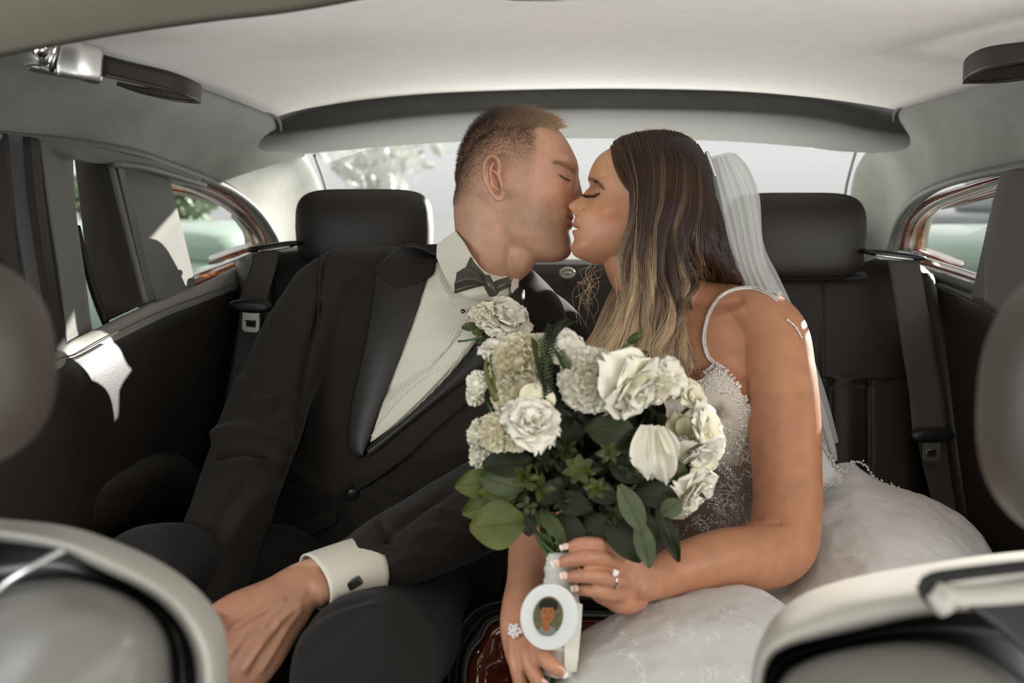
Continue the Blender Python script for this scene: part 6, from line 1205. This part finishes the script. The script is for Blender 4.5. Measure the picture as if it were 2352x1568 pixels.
def leafV(c, tip, nrm, w, n=12, m=7, fold=.12, curl=.15, serr=0.0):
    c = np.asarray(c, float); tip = np.asarray(tip, float); L = np.linalg.norm(tip - c); dr = (tip - c) / L; nrm = np.asarray(nrm, float); s_ = np.cross(dr, nrm); s_ /= np.linalg.norm(s_); nn = np.cross(s_, dr); V = []
    for i in range(n):
        v = i / (n - 1); ww = w * (math.sin(math.pi * min(.995, v * .93 + .045)) ** .75) * (1 + serr * (i % 2))
        for j in range(m):
            u = -1 + 2 * j / (m - 1); V.append(c + dr * L * v + s_ * ww * u + nn * (fold * ww * abs(u) - curl * L * (v - .5) ** 2 * 1.2 + .03 * L * math.sin(v * 5 + u * 2)))
    return V, gfaces(n, m)
def leaf(px0, py0, px1, py1, d, wpx, mk, parent, nrm=(0, -1, .25), d1=None, **k):
    a = P(px0, py0, d); b = P(px1, py1, d if d1 is None else d1); V, f = leafV(a, b, nrm, wpx * d / F, **k); o = mesh('leaf', V, f, M[mk], parent)
    q = np.array(V).reshape(-1, k.get('m', 7), 3)[:, k.get('m', 7) // 2]; mr = MB().tube(q + np.array((0, -.0006, 0)), np.linspace(.0007, .0003, len(q)), 5).build('midrib', M['leaf_olive' if mk != 'leaf_dark' else 'leaf_mid'], o); return o
bq = thing('bouquet', 'bridal bouquet of white roses and ruffled flowers with dark green leaves, held upright', 'bouquet', tuple(P(1285, 1540, 1.085)))
H = P(1290, 1275, 1.085)
# stems first
g = random.Random(5)
heads = [(1188, 837), (1298, 800), (1357, 880), (1475, 900), (1540, 860), (1597, 920), (1620, 990), (1600, 1090), (1517, 1040), (1100, 890), (1163, 925), (1222, 970), (1150, 1005), (1095, 1030), (1129, 800), (1563, 1180)]
for i, (hx, hy) in enumerate(heads):
    a = P(1272 + g.uniform(-22, 45), 1300, 1.085 + g.uniform(-.012, .012)); b = P(1285 + (hx - 1290) * .35 + g.uniform(-8, 8), 1200, 1.09); c = P(hx + (1290 - hx) * .25, hy + (1200 - hy) * .3, 1.12); e = P(hx, hy, 1.13)
    MB().tube(cat([a, b, c, e], 22), .0021, 8).build('stem', M['stem'], bq)
for i in range(12):
    x0 = 1235 + i * 7.6; p0 = P(x0, 1535, 1.075 + g.uniform(-.01, .012)); MB().tube([p0, P(x0 + g.uniform(-4, 4), 1590, 1.075), P(x0 + g.uniform(-8, 8), 1650, 1.08)], .0026, 8).build('cut_stem', M['stem'], bq)
V_ = (0, -1, .35)
# blooms
ruffle('carnation', 1188, 832, 1.09, 72, (-.25, -1, .35), bq, 130, 'petal_cream', 1)
ruffle('carnation', 1357, 872, 1.06, 78, (.05, -1, .25), bq, 150, 'petal', 2)
bloom('freesia', 1298, 796, 1.10, 50, (.1, -.9, .7), bq, 14, 1, 'petal', 3)
bloom('freesia', 1236, 784, 1.12, 32, (-.1, -.6, 1), bq, 12, 1, 'petal', 4)
bloom('freesia', 1130, 792, 1.10, 34, (-.2, -.5, 1.0), bq, 9, 1, 'petal', 5, 40, 85)
o = bloom('rose', 1462, 898, 1.05, 80, (.62, -.62, -.38), bq, 18, 1, 'petal', 6, 4, 88, wsc=1.15)
ruffle('carnation', 1500, 880, 1.07, 52, (.5, -.8, .4), bq, 70, 'petal', 26)
bloom('freesia', 1543, 856, 1.09, 44, (.3, -.9, .6), bq, 9, 1, 'petal', 7, 30, 88, wsc=1.1)
bloom('freesia', 1594, 908, 1.10, 38, (.5, -.9, .4), bq, 8, 1, 'petal_cream', 8, 30, 88, wsc=1.1)
bloom('tulip', 1628, 985, 1.09, 62, (.75, -.75, .25), bq, 11, .9, 'petal', 9, 15, 80, wsc=1.15)
bloom('tulip', 1604, 1052, 1.08, 56, (.25, -.8, -.65), bq, 10, .9, 'petal', 10, 12, 75, wsc=1.15)
bloom('tulip', 1600, 1130, 1.08, 60, (.55, -.7, -.45), bq, 12, .9, 'petal', 11, 12, 80, wsc=1.15)
bloom('tulip', 1556, 1178, 1.09, 36, (.1, -.4, -1), bq, 8, .7, 'petal', 12, 8, 60, wsc=1.1)
for (x0, y0, x1, y1, w_, sd) in ((1480, 960, 1486, 1100, 1.0, 0), (1500, 965, 1530, 1110, 1.0, 1), (1508, 968, 1552, 1060, .9, 2), (1490, 962, 1520, 1090, .9, 3)):
    a = P(x0 + 8, y0 + 16, 1.06); b = P(x1, y1, 1.045); L = np.linalg.norm(b - a); add_petal(PET['petal'][sd], a, b - a, np.array((.3 * (sd - 1.5), -1, .2)), L, bq, .45)
ruffle('stock', 1096, 878, 1.10, 30, (-.6, -.8, .2), bq, 40, 'petal', 13); ruffle('stock', 1090, 908, 1.11, 28, (-.7, -.8, -.1), bq, 36, 'petal', 14)
ruffle('stock', 1166, 912, 1.07, 42, (-.3, -1, .1), bq, 55, 'petal_cream', 15); ruffle('stock', 1208, 885, 1.07, 34, (.0, -1, .2), bq, 40, 'petal_cream', 16)
ruffle('stock', 1146, 995, 1.06, 52, (-.4, -.9, -.2), bq, 80, 'petal_cream', 17); ruffle('stock', 1186, 1010, 1.05, 36, (0, -.9, -.5), bq, 50, 'petal_cream', 18)
bloom('rose', 1222, 966, 1.045, 62, (.1, -.72, .62), bq, 22, 1, 'petal', 19, 2, 66, wsc=1.15, label='full round white rose left of centre')
ruffle('stock', 1108, 995, 1.11, 46, (-.8, -.5, .3), bq, 60, 'petal', 20); ruffle('stock', 1104, 1045, 1.11, 40, (-.9, -.4, -.1), bq, 44, 'petal', 21)
a = P(1222, 905, 1.06)
add_petal(PET['petal_dull'][0], P(1205, 925, 1.07), P(1200, 880, 1.06) - P(1205, 925, 1.07), np.array((0, -1, .1)), .028, bq); add_petal(PET['petal_cream'][1], P(1222, 935, 1.07), P(1245, 885, 1.05) - P(1222, 935, 1.07), np.array((.1, -1, .1)), .034, bq)
for x0, y0, x1, y1 in ((1560, 1000, 1548, 945), (1575, 1000, 1580, 950)): add_petal(PET['petal_dull'][2], P(x0, y0, 1.09), P(x1, y1, 1.08) - P(x0, y0, 1.09), np.array((0, -1, 0)), .030, bq)
# leaves (base x,y -> tip x,y)
LV = [(1206, 1198, 1080, 1212, 1.06, 56, 'leaf_olive'), (1150, 1100, 1046, 1118, 1.09, 34, 'leaf_olive'), (1190, 1130, 1062, 1180, 1.085, 36, 'leaf_olive'), (1205, 1122, 1102, 1098, 1.07, 30, 'leaf_grey'), (1190, 1132, 1100, 1128, 1.075, 26, 'leaf_olive'),
      (1225, 1060, 1108, 1066, 1.065, 36, 'leaf_dark'), (1322, 1006, 1286, 880, 1.08, 36, 'leaf_dark'), (1460, 1000, 1346, 980, 1.06, 42, 'leaf_dark'), (1336, 1010, 1272, 960, 1.075, 30, 'leaf_dark'), (1330, 1002, 1342, 920, 1.085, 22, 'leaf_mid'),
      (1424, 1112, 1478, 1222, 1.04, 28, 'leaf_grey'), (1466, 1190, 1494, 1305, 1.045, 24, 'leaf_grey'), (1510, 1160, 1560, 1292, 1.06, 20, 'leaf_dark'), (1392, 1188, 1474, 1290, 1.055, 34, 'leaf_dark'), (1452, 1118, 1560, 1150, 1.065, 32, 'leaf_dark'), (1566, 1120, 1548, 1056, 1.075, 24, 'leaf_mid'),
      (1520, 1180, 1566, 1150, 1.05, 24, 'leaf_grey'), (1500, 1140, 1440, 1130, 1.07, 24, 'leaf_dark'), (1212, 1180, 1216, 1232, 1.065, 20, 'leaf_dark'), (1270, 1140, 1360, 1170, 1.06, 28, 'leaf_dark'), (1280, 1180, 1340, 1240, 1.055, 26, 'leaf_dark'), (1240, 1170, 1300, 1245, 1.05, 18, 'leaf_mid'),
      (1340, 1110, 1420, 1150, 1.05, 26, 'leaf_dark'), (1400, 1060, 1480, 1100, 1.06, 30, 'leaf_dark'), (1420, 1030, 1500, 1000, 1.07, 34, 'leaf_dark'), (1290, 1100, 1240, 1160, 1.06, 24, 'leaf_dark'), (1350, 1180, 1400, 1240, 1.06, 30, 'leaf_dark'), (1420, 1180, 1530, 1230, 1.07, 28, 'leaf_dark')]
for (x0, y0, x1, y1, d_, w_, mk) in LV: leaf(x0, y0, x1, y1, d_, w_, mk, bq, (g.uniform(-.3, .3), -1, g.uniform(0, .5)), d_ - g.uniform(0, .015))
# whorls of small leaves
for (cx, cy, d_, n_, L_, mk) in ((1206, 1094, 1.03, 5, 32, 'leaf_mid'), (1240, 1120, 1.035, 4, 36, 'leaf_mid'), (1330, 1078, 1.035, 7, 40, 'leaf_mid'), (1398, 1040, 1.04, 6, 30, 'leaf_mid'), (1300, 1030, 1.05, 6, 30, 'leaf_dark'), (1370, 1120, 1.045, 6, 30, 'leaf_mid'), (1290, 1150, 1.045, 5, 26, 'leaf_dark'), (1452, 1075, 1.05, 5, 30, 'leaf_dark'), (1250, 1060, 1.06, 5, 28, 'leaf_dark'), (1410, 1180, 1.05, 5, 30, 'leaf_dark'), (1210, 1160, 1.05, 4, 24, 'leaf_grey')):
    for k in range(n_):
        a = 2 * math.pi * k / n_ + cx * .37; leaf(cx, cy, cx + L_ * math.cos(a), cy + L_ * .9 * math.sin(a), d_, L_ * .28, mk, bq, (g.uniform(-.7, .7), -1, g.uniform(-.2, .9)), d_ - g.uniform(-.004, .022), n=8, m=5)
# dark filler foliage deeper in the bunch
mb = MB()
for k in range(460):
    a = g.uniform(0, 6.28); r_ = math.sqrt(g.uniform(0, 1)); cx, cy = 1360 + 205 * r_ * math.cos(a), 1055 + 165 * r_ * math.sin(a)
    if cy > 1235 or (cx < 1200 and cy > 1150): continue
    d_ = g.uniform(1.085, 1.16); b = g.uniform(0, 6.28); L_ = g.uniform(35, 60); mb.add(*leafV(P(cx, cy, d_), P(cx + L_ * math.cos(b), cy + L_ * math.sin(b), d_ - .02), (g.uniform(-.5, .5), -1, g.uniform(-.2, .6)), L_ * .3 * d_ / F, 7, 5))
o = mb.build('filler_foliage', M['leaf_dark'], bq); o['kind'] = 'stuff'
# rosemary like sprigs, buds and grass blades
def sprig(pts, n, L, mk='leaf_dark'):
    q = arc(PP(pts), n); mb = MB(); mb.tube(q, .0011, 6)
    for i in range(n):
        for k in range(3):
            a = i * 2.1 + k * 2.09; dr = np.array((math.cos(a), -.35 + .3 * math.sin(a), .55)); dr /= np.linalg.norm(dr); V, f = leafV(q[i], q[i] + dr * L, (0, -1, .1), L * .13, 5, 3); mb.add(V, f)
    return mb.build('sprig', M[mk], bq)
sprig([(1258, 920, 1.06), (1252, 860, 1.05), (1258, 800, 1.06), (1272, 756, 1.08)], 22, .0105); sprig([(1248, 870, 1.05), (1236, 820, 1.05), (1232, 786, 1.06)], 12, .010, 'leaf_mid'); sprig([(1300, 850, 1.05), (1282, 810, 1.06)], 9, .009, 'leaf_mid'); sprig([(1262, 780, 1.09), (1290, 752, 1.1), (1315, 742, 1.12)], 12, .009)
sprig([(1300, 1060, 1.07), (1290, 1010, 1.08), (1295, 960, 1.09)], 14, .012, 'leaf_mid')
for pts in ([(1136, 900, 1.06), (1116, 850, 1.055), (1118, 820, 1.06)], [(1140, 920, 1.055), (1122, 880, 1.05), (1112, 845, 1.055)], [(1132, 905, 1.06), (1134, 870, 1.055), (1130, 850, 1.06)]):
    q = arc(PP(pts), 14); MB().tube(q, np.linspace(.0035, .0012, 14), 8, up=(0, -1, 0), r2=None).build('blade', M['leaf_olive'], bq)
MB().tube(arc(PP([(1128, 845, 1.08), (1126, 820, 1.09), (1130, 800, 1.095)]), 10), .0015, 6).build('stem', M['stem'], bq)
MB().tube(arc(PP([(1408, 850, 1.10), (1424, 810, 1.11), (1446, 786, 1.115)]), 14), np.linspace(.004, .0018, 14), 8).build('bud_stem', M['leaf_grey'], bq)
b0 = P(1458, 776, 1.115); mb = MB(); R_ = np.array(Matrix.Rotation(math.radians(55), 3, 'Y')); mb.ball(b0, (.0055, .005, .010), 12, 10, R=R_); mb.build('bud', M['leaf_mid'], bq)
MB().tube(arc(PP([(1440, 835, 1.10), (1456, 812, 1.11), (1484, 806, 1.115)]), 10), .0013, 6).build('bud_stem', M['leaf_grey'], bq); leaf(1458, 814, 1490, 808, 1.112, 6, 'leaf_mid', bq); mb = MB(); mb.ball(P(1452, 806, 1.11), .0032, 10, 8); mb.build('small_bud', M['petal'], bq)
leaf(1100, 975, 1130, 960, 1.09, 9, 'leaf_mid', bq); leaf(1590, 1120, 1622, 1145, 1.07, 6, 'leaf_mid', bq)
# white ribbon wrap
rib = mat('ivory_ribbon', srgb(222, 220, 208), .55, bump=.2, bscale=400, var=.04)
q = arc(PP([(1284, 1268, 1.085), (1288, 1330, 1.08), (1290, 1400, 1.078), (1288, 1470, 1.076), (1284, 1545, 1.075)]), 90); rr = np.interp(np.linspace(0, 1, 90), [0, .1, .3, .55, 1], [.0125, .0165, .0190, .0205, .0195]) + .0006 * np.sign(np.sin(np.linspace(0, 60, 90)))
V, f = tubeV(q, rr, 40, up=(0, -1, 0), cap=True); MB().add(V, f).build('ribbon_wrap', rib, bq)
slab('ribbon_tail', PP([(1312, 1380, 1.052), (1338, 1388, 1.056), (1335, 1440, 1.056), (1325, 1543, 1.056), (1296, 1545, 1.052), (1296, 1480, 1.05)]), .002, rib, bq, .0006)
# oval medallion with portrait
tl_ = np.array(Matrix.Rotation(math.radians(4), 3, 'Y'))
def oval(name, cx, cy, d_, rx, ry, th, m, par, n=48, R=tl_, c=None):
    c = P(cx, cy, d_) if c is None else c; s_ = 1.033 / F; a = np.linspace(0, 2 * math.pi, n, endpoint=False); q = np.stack([np.cos(a) * rx * s_, np.zeros(n), np.sin(a) * ry * s_], 1) @ R.T; return slab(name, q + c, th, m, par, min(.0012, th * .4), 3)
md = thing('portrait_medallion', 'white oval frame charm holding a small colour portrait, tied on the bouquet handle', 'medallion', tuple(P(1262, 1418, 1.04)))
M['med'] = mat('white_frame', srgb(226, 230, 226), .45)
oval('frame', 1262, 1418, 1.034, 67, 80, .005, M['med'], md)
oval('bezel', 1259, 1415, 1.0325, 34.5, 47.5, .002, mat('bronze_bezel', srgb(120, 104, 74), .4, .5), md)
pic = oval('portrait', 1259, 1415, 1.0318, 32.5, 45.5, .001, mat('portrait_backdrop', srgb(96, 92, 62), .35, var=.35, vscale=160), md)
def blob(nm, cx, cy, rx, ry, c, dd, ang=0):
    R = np.array(Matrix.Rotation(math.radians(4 + ang), 3, 'Y')); s_ = 1.0318 / F; c3 = P(1259, 1415, 1.0318) + tl_ @ np.array(((cx - 1259) * s_, -.0001 - dd, (1415 - cy) * s_)); o = oval(nm, cx, cy, 1, rx, ry, .0004, mat(nm + '_print', srgb(*c), .35), pic, 28, R, c3); return o
blob('printed_shirt', 1259, 1450, 20, 13, (120, 130, 122), .0001); blob('printed_neck', 1256, 1440, 9, 12, (160, 92, 58), .0002); blob('printed_hair', 1258, 1388, 22, 17, (26, 20, 16), .0003, -6); blob('printed_face', 1257, 1410, 16, 23, (158, 100, 54), .0004); blob('printed_fringe', 1257, 1386, 19, 8, (28, 21, 16), .0005, -6)
for xx in (1250.5, 1263.5): blob('printed_eye', xx, 1405, 3.2, 1.3, (52, 28, 16), .0005); blob('printed_brow', xx, 1400.5, 4.2, .9, (48, 28, 18), .0005)
blob('printed_nose', 1257, 1412, 2.4, 4.5, (140, 84, 46), .0005); blob('printed_mouth', 1257.5, 1421, 5.5, 1.6, (120, 56, 40), .0005)
# ================= BOUTONNIERE =================
bo = thing('boutonniere', 'white rose boutonniere with small blossoms and green stem pinned on the black lapel', 'boutonniere', tuple(P(1110, 770, 1.44)))
bloom('rose', 1108, 722, 1.44, 30, (-.35, -1, .25), bo, 16, 1, 'petal_cream', 31, 2, 70)
bloom('rose', 1166, 726, 1.45, 58, (.35, -.55, .75), bo, 16, 1, 'petal', 32, 4, 84, wsc=1.1, label='large wide open white rose')
ruffle('blossom', 1128, 758, 1.43, 17, (-.2, -1, 0), bo, 24, 'petal', 33); ruffle('blossom', 1150, 770, 1.43, 16, (0, -1, -.2), bo, 24, 'petal', 34); ruffle('blossom', 1118, 745, 1.44, 11, (-.2, -1, 0), bo, 20, 'petal', 35)
leaf(1100, 748, 1060, 752, 1.45, 11, 'leaf_mid', bo); leaf(1108, 760, 1084, 764, 1.44, 9, 'leaf_mid', bo); leaf(1110, 770, 1096, 790, 1.43, 10, 'leaf_dark', bo)
MB().tube(arc(PP([(1052, 784, 1.435), (1082, 780, 1.43), (1106, 772, 1.43)]), 10), .0016, 8).build('stem', M['stem'], bo)
